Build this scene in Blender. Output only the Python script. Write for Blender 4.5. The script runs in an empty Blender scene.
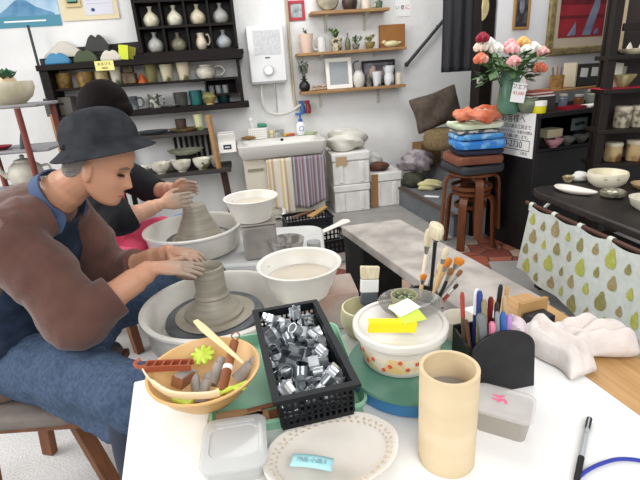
import bpy, math, random
from mathutils import Matrix, Vector
random.seed(7)
PI=math.pi
C=bpy.context.scene.collection
sc=bpy.context.scene
def Rz(a): return Matrix.Rotation(a,4,'Z')
def Ry(a): return Matrix.Rotation(a,4,'Y')
def Rx(a): return Matrix.Rotation(a,4,'X')
def T(*p): return Matrix.Translation(Vector(p if len(p)==3 else p[0]))
# ------------------------------------------------------------ camera
H=1.32; FPX=460.0; PIT=math.radians(20.5); ROL=math.radians(4.0)
cp,sp,cr,sr=math.cos(PIT),math.sin(PIT),math.cos(ROL),math.sin(ROL)
Fv=Vector((0,cp,-sp)); U0=Vector((0,sp,cp)); R0=Vector((1,0,0))
Rv=R0*cr-U0*sr; Uv=U0*cr+R0*sr; EYE=Vector((0,0,H))
cam=bpy.data.cameras.new('camera'); camo=bpy.data.objects.new('camera',cam); C.objects.link(camo)
camo.matrix_world=Matrix(((Rv.x,Uv.x,-Fv.x,0),(Rv.y,Uv.y,-Fv.y,0),(Rv.z,Uv.z,-Fv.z,H),(0,0,0,1)))
cam.sensor_width=36; cam.lens=FPX/640*36; cam.clip_start=.02; sc.camera=camo
# surveying helpers: where a line of sight meets a real plane of the room
def sight(x,y): return Fv+Rv*((x-320)/FPX)+Uv*((240-y)/FPX)
def atz(x,y,z):
    d=sight(x,y); return EYE+d*((z-H)/d.z)
def aty(x,y,Y):
    d=sight(x,y); return EYE+d*(Y/d.y)
def proj(P):
    q=Vector(P)-EYE; k=q.dot(Fv); return (320+FPX*q.dot(Rv)/k, 240-FPX*q.dot(Uv)/k, k)
class Frame:      # a wall's own frame: s along it, o out into the room, z up
    def __init__(s,o,ang): s.O=Vector((o[0],o[1],0)); s.ang=ang; s.A=Vector((math.cos(ang),math.sin(ang),0)); s.N=Vector((math.sin(ang),-math.cos(ang),0))
    def p(s,a,o,z): return s.O+s.A*a+s.N*o+Vector((0,0,z))
    def hit(s,x,y,o=0):
        d=sight(x,y); t=((s.O-EYE).dot(s.N)+o)/d.dot(s.N); P=EYE+d*t
        return (P-s.O).dot(s.A),P.z,t
    def s_at(s,x,o,z):
        lo,hi=-6.0,6.0
        for _ in range(50):
            m=(lo+hi)/2
            q=Vector(s.p(m,o,z))-EYE
            if q.dot(Fv)<=.05: lo=m if m<0 else lo; hi=hi if m<0 else m; continue
            if proj(s.p(m,o,z))[0]<x: lo=m
            else: hi=m
        return (lo+hi)/2
WB=Frame((-0.3,4.62),math.radians(8)); WR=Frame((1.30,3.41),math.radians(18.2))
# ------------------------------------------------------------ materials
def lin(h):
    h=h.lstrip('#'); h=h if len(h)==6 else ''.join(c*2 for c in h); r=[int(h[i:i+2],16)/255 for i in (0,2,4)]
    return tuple((c/12.92 if c<=.04045 else ((c+.055)/1.055)**2.4) for c in r)+(1,)
_M={}
def mat(name,h,rough=.55,metal=0,var=None,scale=8,amt=.5,bump=0,bscale=60,trans=0,alpha=1,spec=.5,stretch=None,sheen=0,ior=1.45,detail=4,lo=.35,hi=.65):
    if name in _M: return _M[name]
    m=bpy.data.materials.new(name); m.use_nodes=True; nt=m.node_tree; b=nt.nodes['Principled BSDF']
    b.inputs['Base Color'].default_value=lin(h); b.inputs['Roughness'].default_value=rough; b.inputs['Metallic'].default_value=metal
    b.inputs['Specular IOR Level'].default_value=spec; b.inputs['IOR'].default_value=ior
    if trans: b.inputs['Transmission Weight'].default_value=trans
    if alpha<1: b.inputs['Alpha'].default_value=alpha
    if sheen: b.inputs['Sheen Weight'].default_value=sheen
    if var or bump:
        tc=nt.nodes.new('ShaderNodeTexCoord'); mp=nt.nodes.new('ShaderNodeMapping'); nt.links.new(tc.outputs['Object'],mp.inputs[0])
        if stretch: mp.inputs['Scale'].default_value=stretch
    if var:
        n=nt.nodes.new('ShaderNodeTexNoise'); n.inputs['Scale'].default_value=scale; n.inputs['Detail'].default_value=detail; nt.links.new(mp.outputs[0],n.inputs[0])
        r=nt.nodes.new('ShaderNodeValToRGB'); r.color_ramp.elements[0].position=lo; r.color_ramp.elements[1].position=hi
        r.color_ramp.elements[0].color=lin(h); r.color_ramp.elements[1].color=lin(var); nt.links.new(n.outputs['Fac'],r.inputs[0]); nt.links.new(r.outputs[0],b.inputs['Base Color'])
    if bump:
        n2=nt.nodes.new('ShaderNodeTexNoise'); n2.inputs['Scale'].default_value=bscale; n2.inputs['Detail'].default_value=3; nt.links.new(mp.outputs[0],n2.inputs[0])
        bp=nt.nodes.new('ShaderNodeBump'); bp.inputs['Strength'].default_value=bump; bp.inputs['Distance'].default_value=.01; nt.links.new(n2.outputs['Fac'],bp.inputs['Height']); nt.links.new(bp.outputs[0],b.inputs['Normal'])
    _M[name]=m; return m
def stripes(name,cols,axis='X',scale=20,rough=.8):
    if name in _M: return _M[name]
    m=bpy.data.materials.new(name); m.use_nodes=True; nt=m.node_tree; b=nt.nodes['Principled BSDF']; b.inputs['Roughness'].default_value=rough
    tc=nt.nodes.new('ShaderNodeTexCoord'); sx=nt.nodes.new('ShaderNodeSeparateXYZ'); nt.links.new(tc.outputs['Object'],sx.inputs[0])
    mu=nt.nodes.new('ShaderNodeMath'); mu.operation='MULTIPLY'; mu.inputs[1].default_value=scale; nt.links.new(sx.outputs[axis],mu.inputs[0])
    fr=nt.nodes.new('ShaderNodeMath'); fr.operation='FRACT'; nt.links.new(mu.outputs[0],fr.inputs[0])
    r=nt.nodes.new('ShaderNodeValToRGB'); r.color_ramp.interpolation='CONSTANT'
    for i,c in enumerate(cols):
        e=r.color_ramp.elements[i] if i<2 else r.color_ramp.elements.new(i/len(cols))
        e.position=i/len(cols); e.color=lin(c)
    nt.links.new(fr.outputs[0],r.inputs[0]); nt.links.new(r.outputs[0],b.inputs['Base Color']); _M[name]=m; return m
# ------------------------------------------------------------ mesh builder
def frames(pts):
    pts=[Vector(p) for p in pts]; out=[]; up=None
    for i,p in enumerate(pts):
        t=(pts[min(i+1,len(pts)-1)]-pts[max(i-1,0)]); t=t.normalized() if t.length>1e-9 else Vector((0,0,1))
        if up is None: up=Vector((0,0,1)) if abs(t.z)<.9 else Vector((1,0,0))
        a=(up-t*up.dot(t)).normalized(); b=t.cross(a); up=a; out.append((p,a,b,t))
    return out
def cat(pts,k=6):
    pts=[Vector(p) for p in pts]; P=[2*pts[0]-pts[1]]+pts+[2*pts[-1]-pts[-2]]; out=[]
    for i in range(1,len(P)-2):
        for j in range(k):
            t=j/k; a,b,c,d=P[i-1],P[i],P[i+1],P[i+2]
            out.append(.5*((2*b)+(c-a)*t+(2*a-5*b+4*c-d)*t*t+(3*b-a-3*c+d)*t**3))
    out.append(pts[-1]); return out
class MB:
    def __init__(s): s.v=[];s.f=[];s.m=[];s.sm=[];s.X=Matrix.Identity(4);s.mi=0
    def add(s,vs,fs,smooth=True):
        b=len(s.v); s.v+=[tuple(s.X@Vector(v)) for v in vs]
        for f in fs: s.f.append([b+i for i in f]); s.m.append(s.mi); s.sm.append(smooth)
        return s
    def box(s,c,d,R=None,taper=1.0,smooth=False):
        vs=[]
        for z in (-.5,.5):
            k=taper if z>0 else 1
            for x,y in ((-.5,-.5),(.5,-.5),(.5,.5),(-.5,.5)): vs.append(Vector((x*d[0]*k,y*d[1]*k,z*d[2])))
        if R is not None: vs=[R@v for v in vs]
        return s.add([v+Vector(c) for v in vs],[(0,3,2,1),(4,5,6,7),(0,1,5,4),(1,2,6,5),(2,3,7,6),(3,0,4,7)],smooth)
    def bb(s,a,b): return s.box([(a[i]+b[i])/2 for i in range(3)],[abs(b[i]-a[i]) for i in range(3)])
    def bar(s,p,q,w,h=None,up=(0,0,1)):
        p,q=Vector(p),Vector(q); h=h or w; t=(q-p).normalized(); u=Vector(up); u=(u-t*u.dot(t))
        u=u.normalized() if u.length>1e-6 else Vector((1,0,0)); r=t.cross(u); vs=[]
        for e in (p,q):
            for a,b in ((-1,-1),(1,-1),(1,1),(-1,1)): vs.append(e+r*(a*w/2)+u*(b*h/2))
        return s.add(vs,[(0,3,2,1),(4,5,6,7),(0,1,5,4),(1,2,6,5),(2,3,7,6),(3,0,4,7)],False)
    def lathe(s,prof,c=(0,0,0),n=28,sx=1,sy=1,wob=None,a0=0):
        vs=[];fs=[];idx=[]
        for r,z in prof:
            if r<1e-6: idx.append([len(vs)]); vs.append((c[0],c[1],c[2]+z))
            else:
                row=[]
                for k in range(n):
                    a=2*PI*k/n+a0; rr=r*(wob(a,z) if wob else 1); row.append(len(vs)); vs.append((c[0]+rr*sx*math.cos(a),c[1]+rr*sy*math.sin(a),c[2]+z))
                idx.append(row)
        for i in range(len(idx)-1):
            A,B=idx[i],idx[i+1]
            if len(A)==1 and len(B)==1: continue
            for k in range(n):
                j=(k+1)%n
                if len(A)==1: fs.append((A[0],B[j],B[k]))
                elif len(B)==1: fs.append((A[k],A[j],B[0]))
                else: fs.append((A[k],A[j],B[j],B[k]))
        return s.add(vs,fs)
    def tube(s,pts,r,n=8,fl=1.0):
        fr=frames(pts); N=len(fr); vs=[];fs=[]
        for i,(p,a,b,t) in enumerate(fr):
            rr=r[min(i,len(r)-1)] if isinstance(r,(list,tuple)) else r
            for k in range(n):
                g=2*PI*k/n; vs.append(p+a*(rr*math.cos(g))+b*(rr*fl*math.sin(g)))
        for i in range(N-1):
            for k in range(n):
                j=(k+1)%n; fs.append((i*n+k,i*n+j,(i+1)*n+j,(i+1)*n+k))
        fs.append(tuple(range(n-1,-1,-1))); fs.append(tuple((N-1)*n+k for k in range(n)))
        return s.add(vs,fs)
    def prism(s,poly,z0,z1,smooth=False):
        n=len(poly); vs=[(x,y,z0) for x,y in poly]+[(x,y,z1) for x,y in poly]
        return s.add(vs,[tuple(range(n-1,-1,-1)),tuple(range(n,2*n))]+[(k,(k+1)%n,n+(k+1)%n,n+k) for k in range(n)],smooth)
    def ell(s,c,rad,n=14,R=None):
        vs=[];fs=[];m=n//2; c=Vector(c); R=R or Matrix.Identity(4)
        for i in range(m+1):
            ph=PI*i/m
            for k in range(n):
                a=2*PI*k/n; vs.append(c+R@Vector((rad[0]*math.sin(ph)*math.cos(a),rad[1]*math.sin(ph)*math.sin(a),-rad[2]*math.cos(ph))))
        for i in range(m):
            for k in range(n):
                j=(k+1)%n; fs.append((i*n+k,i*n+j,(i+1)*n+j,(i+1)*n+k))
        return s.add(vs,fs)
    def sheet(s,fn,nu,nv,smooth=True):
        vs=[fn(i/nu,j/nv) for j in range(nv+1) for i in range(nu+1)]
        return s.add(vs,[(j*(nu+1)+i,j*(nu+1)+i+1,(j+1)*(nu+1)+i+1,(j+1)*(nu+1)+i) for j in range(nv) for i in range(nu)],smooth)
    def loft(s,rings,cap=True):
        n=len(rings[0]); vs=[p for r in rings for p in r]; fs=[]
        for i in range(len(rings)-1):
            for k in range(n):
                j=(k+1)%n; fs.append((i*n+k,i*n+j,(i+1)*n+j,(i+1)*n+k))
        if cap: fs.append(tuple(range(n-1,-1,-1))); fs.append(tuple((len(rings)-1)*n+k for k in range(n)))
        return s.add(vs,fs)
    def build(s,name,mats,parent=None,bev=0,solid=0,sub=0,remesh=0,ang=38,smooth_it=0,disp=None,off=-1):
        me=bpy.data.meshes.new(name); me.from_pydata(s.v,[],s.f)
        for m in (mats if isinstance(mats,(list,tuple)) else [mats]): me.materials.append(m)
        me.polygons.foreach_set('material_index',s.m); me.polygons.foreach_set('use_smooth',s.sm)
        me.update()
        try: me.set_sharp_from_angle(angle=math.radians(ang))
        except Exception: pass
        o=bpy.data.objects.new(name,me); C.objects.link(o)
        if parent: o.parent=parent
        if remesh:
            q=o.modifiers.new('remesh','REMESH'); q.mode='VOXEL'; q.voxel_size=remesh; q.use_smooth_shade=True
        if smooth_it:
            q=o.modifiers.new('smooth','SMOOTH'); q.iterations=smooth_it; q.factor=.5
        if disp:
            tx=bpy.data.textures.new(name+'_folds','CLOUDS'); tx.noise_scale=disp[1]; q=o.modifiers.new('folds','DISPLACE'); q.texture=tx; q.strength=disp[0]; q.mid_level=.5; q.texture_coords='LOCAL'
        if solid:
            q=o.modifiers.new('thickness','SOLIDIFY'); q.thickness=solid; q.offset=off
        if bev:
            q=o.modifiers.new('edge','BEVEL'); q.width=bev; q.segments=2; q.limit_method='ANGLE'; q.angle_limit=math.radians(40)
        if sub:
            q=o.modifiers.new('sub','SUBSURF'); q.levels=sub; q.render_levels=sub
        return o
def tag(o,label,cat_,group=None):
    o['label']=label; o['category']=cat_
    if group: o['group']=group
    return o
def thing(name,label,cat_,loc=(0,0,0),rz=0,group=None):
    o=bpy.data.objects.new(name,None); o.empty_display_size=.05; C.objects.link(o); o.location=loc; o.rotation_euler=(0,0,rz); return tag(o,label,cat_,group)
def one(mb,name,label,cat_,mats,loc=(0,0,0),rz=0,group=None,rot=None,**k):
    o=mb.build(name,mats,None,**k); o.location=loc; o.rotation_euler=rot or (0,0,rz); return tag(o,label,cat_,group)
def struct(mb,name,mats,loc=(0,0,0),rz=0,parent=None,**k):
    o=mb.build(name,mats,parent,**k); o.location=loc; o.rotation_euler=(0,0,rz)
    if not parent: o['kind']='structure'
    return o
def dup(root,loc,rz,label,group=None):
    r=root.copy(); C.objects.link(r); r.location=loc; r.rotation_euler=(0,0,rz); r['label']=label
    if group: r['group']=group
    for ch in list(root.children):
        c=ch.copy(); C.objects.link(c); c.parent=r
        for g in list(ch.children):
            d=g.copy(); C.objects.link(d); d.parent=c
    return r
_TX=[]
def text(name,body,size,m,parent,M,align='CENTER',ext=.0004):
    cu=bpy.data.curves.new(name,'FONT'); cu.body=body; cu.size=size; cu.align_x=align; cu.align_y='CENTER'; cu.extrude=ext; cu.resolution_u=3; cu.materials.append(m)
    o=bpy.data.objects.new('t_'+name,cu); C.objects.link(o); _TX.append((name,o,parent,M)); return o
def finish_text():      # every piece of lettering becomes a plain mesh part
    dg=bpy.context.evaluated_depsgraph_get(); dg.update()
    for name,o,parent,M in _TX:
        me=bpy.data.meshes.new_from_object(o.evaluated_get(dg)); n=bpy.data.objects.new(name,me); C.objects.link(n); n.parent=parent; n.matrix_local=M
        if not me.materials: me.materials.append(o.data.materials[0])
    for _,o,_,_ in _TX: bpy.data.objects.remove(o)
UPRIGHT=Rx(PI/2)      # text standing up, facing -y
# profiles: (r,z) as shares of half-width and height
def prof(p,w,h): return [(r*w/2,z*h) for r,z in p]
BOTTLE=[(0,0),(.62,0),(.86,.08),(1,.26),(.97,.42),(.74,.58),(.40,.70),(.23,.80),(.22,.88),(.30,.97),(.34,1),(.26,1),(.18,.9),(0,.88)]
CUP=[(0,0),(.86,0),(.92,.06),(.95,.5),(1,1),(.9,1),(.86,.4),(.82,.12),(0,.1)]
TUMB=[(0,0),(.68,0),(.72,.04),(.85,.5),(1,1),(.92,1),(.76,.4),(.62,.1),(0,.09)]
BOWL=[(0,0),(.42,0),(.42,.1),(.55,.16),(.82,.45),(.96,.8),(1,1),(.94,1),(.85,.75),(.6,.35),(.3,.2),(0,.18)]
PLATE=[(0,0),(.55,0),(.6,.12),(.85,.45),(1,1),(.97,1),(.82,.62),(.58,.32),(0,.28)]
JAR=[(0,0),(.7,0),(.85,.1),(1,.4),(.98,.65),(.75,.85),(.62,.9),(.66,1),(.56,1),(.54,.88),(.8,.6),(.8,.2),(0,.12)]
def handle(mb,w,h,z0=.2,z1=.8,out=.5,r=.007):
    a=w/2*.93; mb.tube(cat([(a,0,h*z1),(a+w*out*.6,0,h*(z1+.05)),(a+w*out,0,h*(z0+z1)/2),(a+w*out*.6,0,h*z0),(a,0,h*z0)],5),r,6)
# common materials
WHITE_CER=mat('white glazed ceramic','#e4e0d4',.3,var='#cfc8b4',scale=30)
CREAM=mat('cream ceramic','#e6dcc0',.35,var='#d2c39a',scale=25)
DKWOOD=mat('dark stained wood','#0d0908',.6,var='#1a1210',scale=3,spec=.25,stretch=(1,12,12),bump=.1)
BLACKWOOD=mat('black painted wood','#0f0d0e',.55,var='#191618',scale=5)
PINE=mat('varnished pine','#a98256',.5,var='#8f6a42',scale=6,stretch=(1,14,14))
BLACKP=mat('black plastic','#101113',.45)
INK=mat('black ink','#151515',.8); REDINK=mat('red ink','#c02a2a',.8)
PAPER=mat('white paper','#eeeeec',.8)
STEEL=mat('polished steel','#d8dadd',.18,1)
WHITEP=mat('white plastic','#eceae4',.4)
# ============================================================ THE ROOM
concrete=mat('worn concrete','#8d8a86',.8,var='#a5a19b',scale=5,bump=.15,bscale=90,detail=8)
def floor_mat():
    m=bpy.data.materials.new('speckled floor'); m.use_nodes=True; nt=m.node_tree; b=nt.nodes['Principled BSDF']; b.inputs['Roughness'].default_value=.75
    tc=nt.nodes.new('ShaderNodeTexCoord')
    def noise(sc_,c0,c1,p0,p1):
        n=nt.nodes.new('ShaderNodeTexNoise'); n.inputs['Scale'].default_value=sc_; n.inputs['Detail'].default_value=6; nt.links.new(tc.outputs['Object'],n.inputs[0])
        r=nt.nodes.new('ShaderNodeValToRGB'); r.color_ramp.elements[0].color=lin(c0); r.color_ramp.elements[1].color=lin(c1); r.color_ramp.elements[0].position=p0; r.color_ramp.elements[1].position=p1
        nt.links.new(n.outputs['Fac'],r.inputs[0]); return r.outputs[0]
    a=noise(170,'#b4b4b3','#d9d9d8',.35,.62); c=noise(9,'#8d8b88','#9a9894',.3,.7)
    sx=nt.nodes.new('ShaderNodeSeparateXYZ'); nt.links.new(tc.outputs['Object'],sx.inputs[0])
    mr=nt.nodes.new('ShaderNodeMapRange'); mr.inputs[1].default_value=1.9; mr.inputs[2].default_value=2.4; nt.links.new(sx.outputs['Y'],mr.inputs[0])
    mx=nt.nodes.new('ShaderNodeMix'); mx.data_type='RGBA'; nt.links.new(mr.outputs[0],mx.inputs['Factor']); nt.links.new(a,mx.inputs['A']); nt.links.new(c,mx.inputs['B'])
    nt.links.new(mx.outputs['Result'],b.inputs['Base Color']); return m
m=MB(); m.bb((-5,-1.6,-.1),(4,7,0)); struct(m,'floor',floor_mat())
# crazy paving of terracotta with an orange border
def paving_mat():
    m=bpy.data.materials.new('terracotta crazy paving'); m.use_nodes=True; nt=m.node_tree; b=nt.nodes['Principled BSDF']; b.inputs['Roughness'].default_value=.6
    tc=nt.nodes.new('ShaderNodeTexCoord'); v=nt.nodes.new('ShaderNodeTexVoronoi'); v.inputs['Scale'].default_value=7.5; nt.links.new(tc.outputs['Object'],v.inputs['Vector'])
    r=nt.nodes.new('ShaderNodeValToRGB'); r.color_ramp.interpolation='CONSTANT'
    cols=['#8b4a3a','#a05c48','#7c3f35','#b0705a','#8f5344','#b59a88','#95503c']
    for i,c in enumerate(cols):
        e=r.color_ramp.elements[i] if i<2 else r.color_ramp.elements.new(i/len(cols)); e.position=i/len(cols); e.color=lin(c)
    sx=nt.nodes.new('ShaderNodeSeparateColor'); nt.links.new(v.outputs['Color'],sx.inputs[0]); nt.links.new(sx.outputs[0],r.inputs[0])
    v2=nt.nodes.new('ShaderNodeTexVoronoi'); v2.feature='DISTANCE_TO_EDGE'; v2.inputs['Scale'].default_value=7.5; nt.links.new(tc.outputs['Object'],v2.inputs['Vector'])
    lt=nt.nodes.new('ShaderNodeMath'); lt.operation='LESS_THAN'; lt.inputs[1].default_value=.035; nt.links.new(v2.outputs['Distance'],lt.inputs[0])
    mx=nt.nodes.new('ShaderNodeMix'); mx.data_type='RGBA'; nt.links.new(lt.outputs[0],mx.inputs['Factor']); nt.links.new(r.outputs[0],mx.inputs['A']); mx.inputs['B'].default_value=lin('#4a3a36')
    nt.links.new(mx.outputs['Result'],b.inputs['Base Color']); return m
m=MB(); m.prism([(-.1,2.25),(.95,2.3),(1.06,2.45),(1.14,2.88),(1.40,2.86),(1.44,2.98),(1.31,3.36),(.93,3.08),(-.05,2.95)],0,.004); struct(m,'floor_paving',paving_mat())
glaze=mat('orange glazed tile','#a35a30',.4,var='#8d4824',scale=9)
m=MB(); m.prism([(.84,3.06),(.93,3.08),(1.06,2.47),(1.0,2.3),(.9,2.3)],.004,.008); m.prism([(.98,2.3),(1.22,2.1),(1.28,2.15),(1.05,2.36)],.0,.006); struct(m,'floor_border',glaze)
plaster=mat('whitewashed block wall','#ebebea',.85,var='#dcdddd',scale=2.2,bump=.5,bscale=14,detail=8)
m=MB(); m.box((-.75,.1,1.5),(6.9,.2,3.0)); struct(m,'wall_back',plaster,WB.p(0,0,0),WB.ang)
wr_m=mat('white painted wall','#e6e7ea',.8,var='#dddfe2',scale=2)
m=MB(); m.box((1.5,.06,1.5),(3.0,.12,3.0)); struct(m,'wall_right',wr_m,WR.p(0,0,0),WR.ang)
m=MB(); m.box((-.055,.05,1.5),(.10,.10,3.0)); struct(m,'trim_1',DKWOOD,WR.p(-.01,0,0),WR.ang)      # dark door post
# the dim stairwell beyond the doorway
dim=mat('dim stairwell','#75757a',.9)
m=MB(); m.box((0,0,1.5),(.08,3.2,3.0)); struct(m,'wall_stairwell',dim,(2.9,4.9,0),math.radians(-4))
m=MB(); m.box((0,0,.03),(.9,.05,.06)); struct(m,'baseboard_right',mat('pale skirting','#b9b4ac',.6),(1.40,3.20,0),math.radians(-72))
# stairs going up to the right along the back wall
stp=mat('grey slate steps','#5e6266',.7,var='#6d7074',scale=6,bump=.1); edge=mat('brown step nosing','#54463f',.6)
m=MB(); n=MB(); A=math.radians(14)
for k in range(7):
    x0=k*.36
    m.bb((x0,-.55,.18*k-.0 if k else 0),(2.6,.62,.18*(k+1))) if False else m.bb((x0,-.62,0 if k==0 else .18*k),(x0+.36 if k<6 else 2.6,.62,.18*(k+1)))
    m.bb((x0+.02,-.62,0),(x0+.36,.62,.18*k)) if k else None
    n.bb((x0-.012,-.62,.18*(k+1)-.012),(x0+.03,.62,.18*(k+1)+.004))
st=struct(m,'stairs',stp,(.90,3.98,0),A); struct(n,'step_nosing',edge,parent=st)
# ============================================================ BACK WALL, LEFT: dark shelves
def WBt(name,label,c,s,o,z,group=None): return thing(name,label,c,WB.p(s,o,z),WB.ang,group)
t=WBt('wall_shelf','long dark wooden wall shelf in three tiers holding cups and mugs','shelf',0,0,0)
def plank(nm,a,b,mt=DKWOOD,par=t,bev=.004): m=MB(); m.bb(a,b); return m.build(nm,mt,par,bev=bev)
Z1,Z2,Z3=1.487,1.295,1.075
plank('shelf_board',(-1.98,-.28,Z1-.045),(-.30,-.002,Z1)); plank('shelf_board',(-1.9,-.22,Z2-.02),(-.66,-.002,Z2)); plank('shelf_board',(-1.9,-.28,Z3-.045),(-.29,-.002,Z3))
plank('side_panel',(-1.96,-.26,Z3-.30),(-1.90,-.002,Z1-.045)); plank('side_panel',(-.36,-.24,Z3),(-.33,-.002,Z1-.045))
m=MB(); m.X=T(0,-.016,0)@Rx(PI/2); m.prism([(-1.97,1.4875),(-1.165,1.4875),(-1.165,1.64),(-1.78,1.62),(-1.86,1.60)],-.012,-.002); m.build('back_panel',BLACKWOOD,t)
m=MB(); m.bb((-.66,-.2,Z2-.02),(-.37,-.002,Z2)); m.bb((-.66,-.2,Z2-.15),(-.37,-.002,Z2-.135)); m.bb((-.66,-.2,Z2-.135),(-.645,-.002,Z2-.02)); m.bb((-.385,-.2,Z2-.135),(-.37,-.002,Z2-.02)); m.bb((-.645,-.02,Z2-.135),(-.385,-.002,Z2-.02))
m.build('cubby_box',DKWOOD,t)
# display cabinet of pigeon holes
t=WBt('pigeonhole_cabinet','dark wooden pigeonhole cabinet full of small flasks on the wall','cabinet',0,0,0)
cx0,cx1=-1.155,-.325; cz=[1.535,1.735,1.935,2.135]
m=MB(); m.bb((cx0,-.012,cz[0]),(cx1,-.002,cz[3])); m.build('back_panel',BLACKWOOD,t)
for x in (cx0,cx1-.025): m=MB(); m.bb((x,-.2,cz[0]),(x+.025,-.012,cz[3])); m.build('side_panel',DKWOOD,t)
for z in cz: m=MB(); m.bb((cx0+.025,-.2,z-.018),(cx1-.025,-.012,z)); m.build('shelf_board',DKWOOD,t)
cw=(cx1-cx0-.05)/4
for k in range(1,4): m=MB(); m.bb((cx0+.025+cw*k-.008,-.19,cz[0]),(cx0+.025+cw*k+.008,-.012,cz[3]-.018)); m.build('divider',DKWOOD,t)
m=MB(); m.bb((cx0-.05,-.26,1.487),(cx1+.04,-.002,1.517)); m.build('bottom_board',DKWOOD,t)
# flasks
def item(fr,px,off,z,mb,name,label,c,mats,group=None,**k):
    s=fr.s_at(px,off,z); return one(mb,name,label,c,mats,fr.p(s,off,z+.0005),fr.ang,group,**k)
fl=[('#d3cdb6','cream'),('#cfccb9','pale grey'),('#c8bfa6','beige'),('#9b9c9a','grey blue')]
fl2=[('#a9a9a6','mottled grey'),('#6d6a58','olive green'),('#d2c4b0','ivory'),('#9aa1a6','blue grey')]
for row,(zz,arr) in enumerate(((cz[1],fl),(cz[0],fl2))):
    for k,(h,nm) in enumerate(arr):
        s=cx0+.025+cw*(k+.5); w,hh=.138,.160-(.012 if row and k!=0 else 0)
        mt=mat(f'flask {nm}',h,.35,var='#8c8676',scale=14,lo=.45,hi=.8)
        m=MB(); rowname=('upper','lower')[row]
        if row==1 and k==2:
            m.lathe(prof([(0,0),(.6,0),(.9,.15),(1,.35),(.85,.6),(.62,.78),(.7,1),(.6,1),(.52,.8),(.7,.5),(0,.2)],.10,.135)); o=thing('pitcher','ivory pitcher with side handle in the lower row of pigeonholes','pitcher',WB.p(s,.1,zz+.001),WB.ang)
            m.build('body',mt,o); h_=MB(); handle(h_,.10,.135,.3,.85,.31,.007); h_.build('handle',mt,o)
        else:
            m.lathe(prof(BOTTLE,w,hh)); one(m,'sake_flask',f'{nm} narrow-necked flask in the {rowname} row of pigeonholes','flask',mt,WB.p(s,.1,zz+.001),WB.ang,'flasks in the pigeonholes')
m=MB(); m.ell((0,0,.03),(.025,.010,.03)); one(m,'blue_dish','small blue dish leaning beside pale grey flask','dish',mat('teal blue glaze','#3c5a6e',.4),WB.p(cx0+.025+cw*1.78,.04,cz[1]+.001),WB.ang)
# shelf 1: notched mountain shaped pieces, cards
def notch(w,h,d):
    pts=[(-w/2,0),(-w*.48,h*.35),(-w*.3,h*.8),(-w*.14,h),(0,h*.78),(w*.14,h),(w*.3,h*.8),(w*.48,h*.35),(w/2,0)]
    m=MB(); m.X=Rx(PI/2); m.prism(pts,-d/2,d/2); return m
for px,w,h,off,dz,hx,lab in ((59,.20,.095,.17,0,'#3c84ad','bright blue'),(87,.195,.105,.17,0,'#3f4b2e','dark olive green'),(99,.20,.15,.07,.075,'#2e2f2d','charcoal grey'),(112,.17,.09,.19,0,'#cfcabd','off-white')):
    if dz:
        b=MB(); b.bb((-.105,-.05,0),(.105,.05,dz)); item(WB,px,off,Z1,b,'display_riser','black display block raising the charcoal notched piece','block',BLACKWOOD)
    item(WB,px,off,Z1+dz,notch(w,h,.07),'notched_dish',f'{lab} mountain-shaped ceramic with notched peak on dark shelf','ceramic',mat('glaze '+lab,hx,.4,var='#555',scale=20,lo=.6,hi=1),bev=.012)
m=MB(); m.lathe([(0,.13),(.03,.125),(.17,.02),(.175,0),(.165,0),(0,.12)],n=24,sy=.35); item(WB,66,.045,Z1+.06,m,'straw_hat','pale conical hat propped behind the blue notched ceramic','hat',mat('pale straw','#c9c4b8',.8))
b=MB(); b.bb((-.19,-.035,0),(.19,.035,.058)); item(WB,66,.05,Z1,b,'display_riser','long black block beneath the pale conical hat','block',BLACKWOOD)
m=MB(); m.box((0,0,.058),(.075,.02,.115),Ry(.12)@Rx(-.15)); item(WB,125,.2,Z1+.004,m,'yellow_card','bright yellow card standing at the end of the hats','card',mat('yellow card','#c7d13c',.7))
m=MB(); m.box((0,0,.05),(.06,.02,.10),Ry(.3)@Rx(-.15)); item(WB,133,.15,Z1+.004,m,'olive_card','olive card tilted behind the bright yellow card','card',mat('olive card','#8d8a2e',.7))
o=thing('price_tag','small yellow price tag hanging over the upper shelf edge','price tag',WB.p(WB.s_at(104,.295,1.46),.284,1.445),WB.ang)
m=MB(); m.bb((-.075,-.004,-.03),(.075,0,.045)); m.build('card',mat('pale yellow card','#e6dc8a',.7),o)
text('lettering','あまびえ',.028,INK,o,T(0,-.0045,.02)@UPRIGHT); text('lettering','¥800',.024,INK,o,T(0,-.0045,-.012)@UPRIGHT)
# shelf 2 cups
def mug(px,off,z,w,h,mt,label,name='mug',pf=CUP,hd=True,cat_='mug',fr=WB,group=None,hang=0):
    s=fr.s_at(px,off,z); o=thing(name,label,cat_,fr.p(s,off,z+.0008),fr.ang+hang,group)
    m=MB(); m.lathe(prof(pf,w,h)); m.build('body',mt,o)
    if hd: q=MB(); handle(q,w,h); q.build('handle',mt,o)
    return o
gold=mat('gold brown glaze','#a98543',.35,var='#5a4326',scale=16); gold2=mat('pale gold glaze','#cdbb8a',.35,var='#7b6235',scale=14)
for px,w,h,mt,lab in ((66,.13,.125,gold,'gold and brown striped cup beside the shelf end'),(87,.14,.125,gold,'wide gold brown cup behind the dark hair'),(104,.115,.12,gold2,'pale gold cup between the wide cup and beaker')):
    mug(px,.1,Z2,w,h,mt,lab,'cup',CUP,False,'cup',group='cups on the middle shelf')
m=MB(); m.lathe(prof(TUMB,.108,.15)); item(WB,118,.1,Z2,m,'beaker','white flared beaker with dark landscape motif on middle shelf','beaker',mat('landscape glaze','#d5d0bc',.35,var='#5d6350',scale=10,lo=.5,hi=.6))
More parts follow.
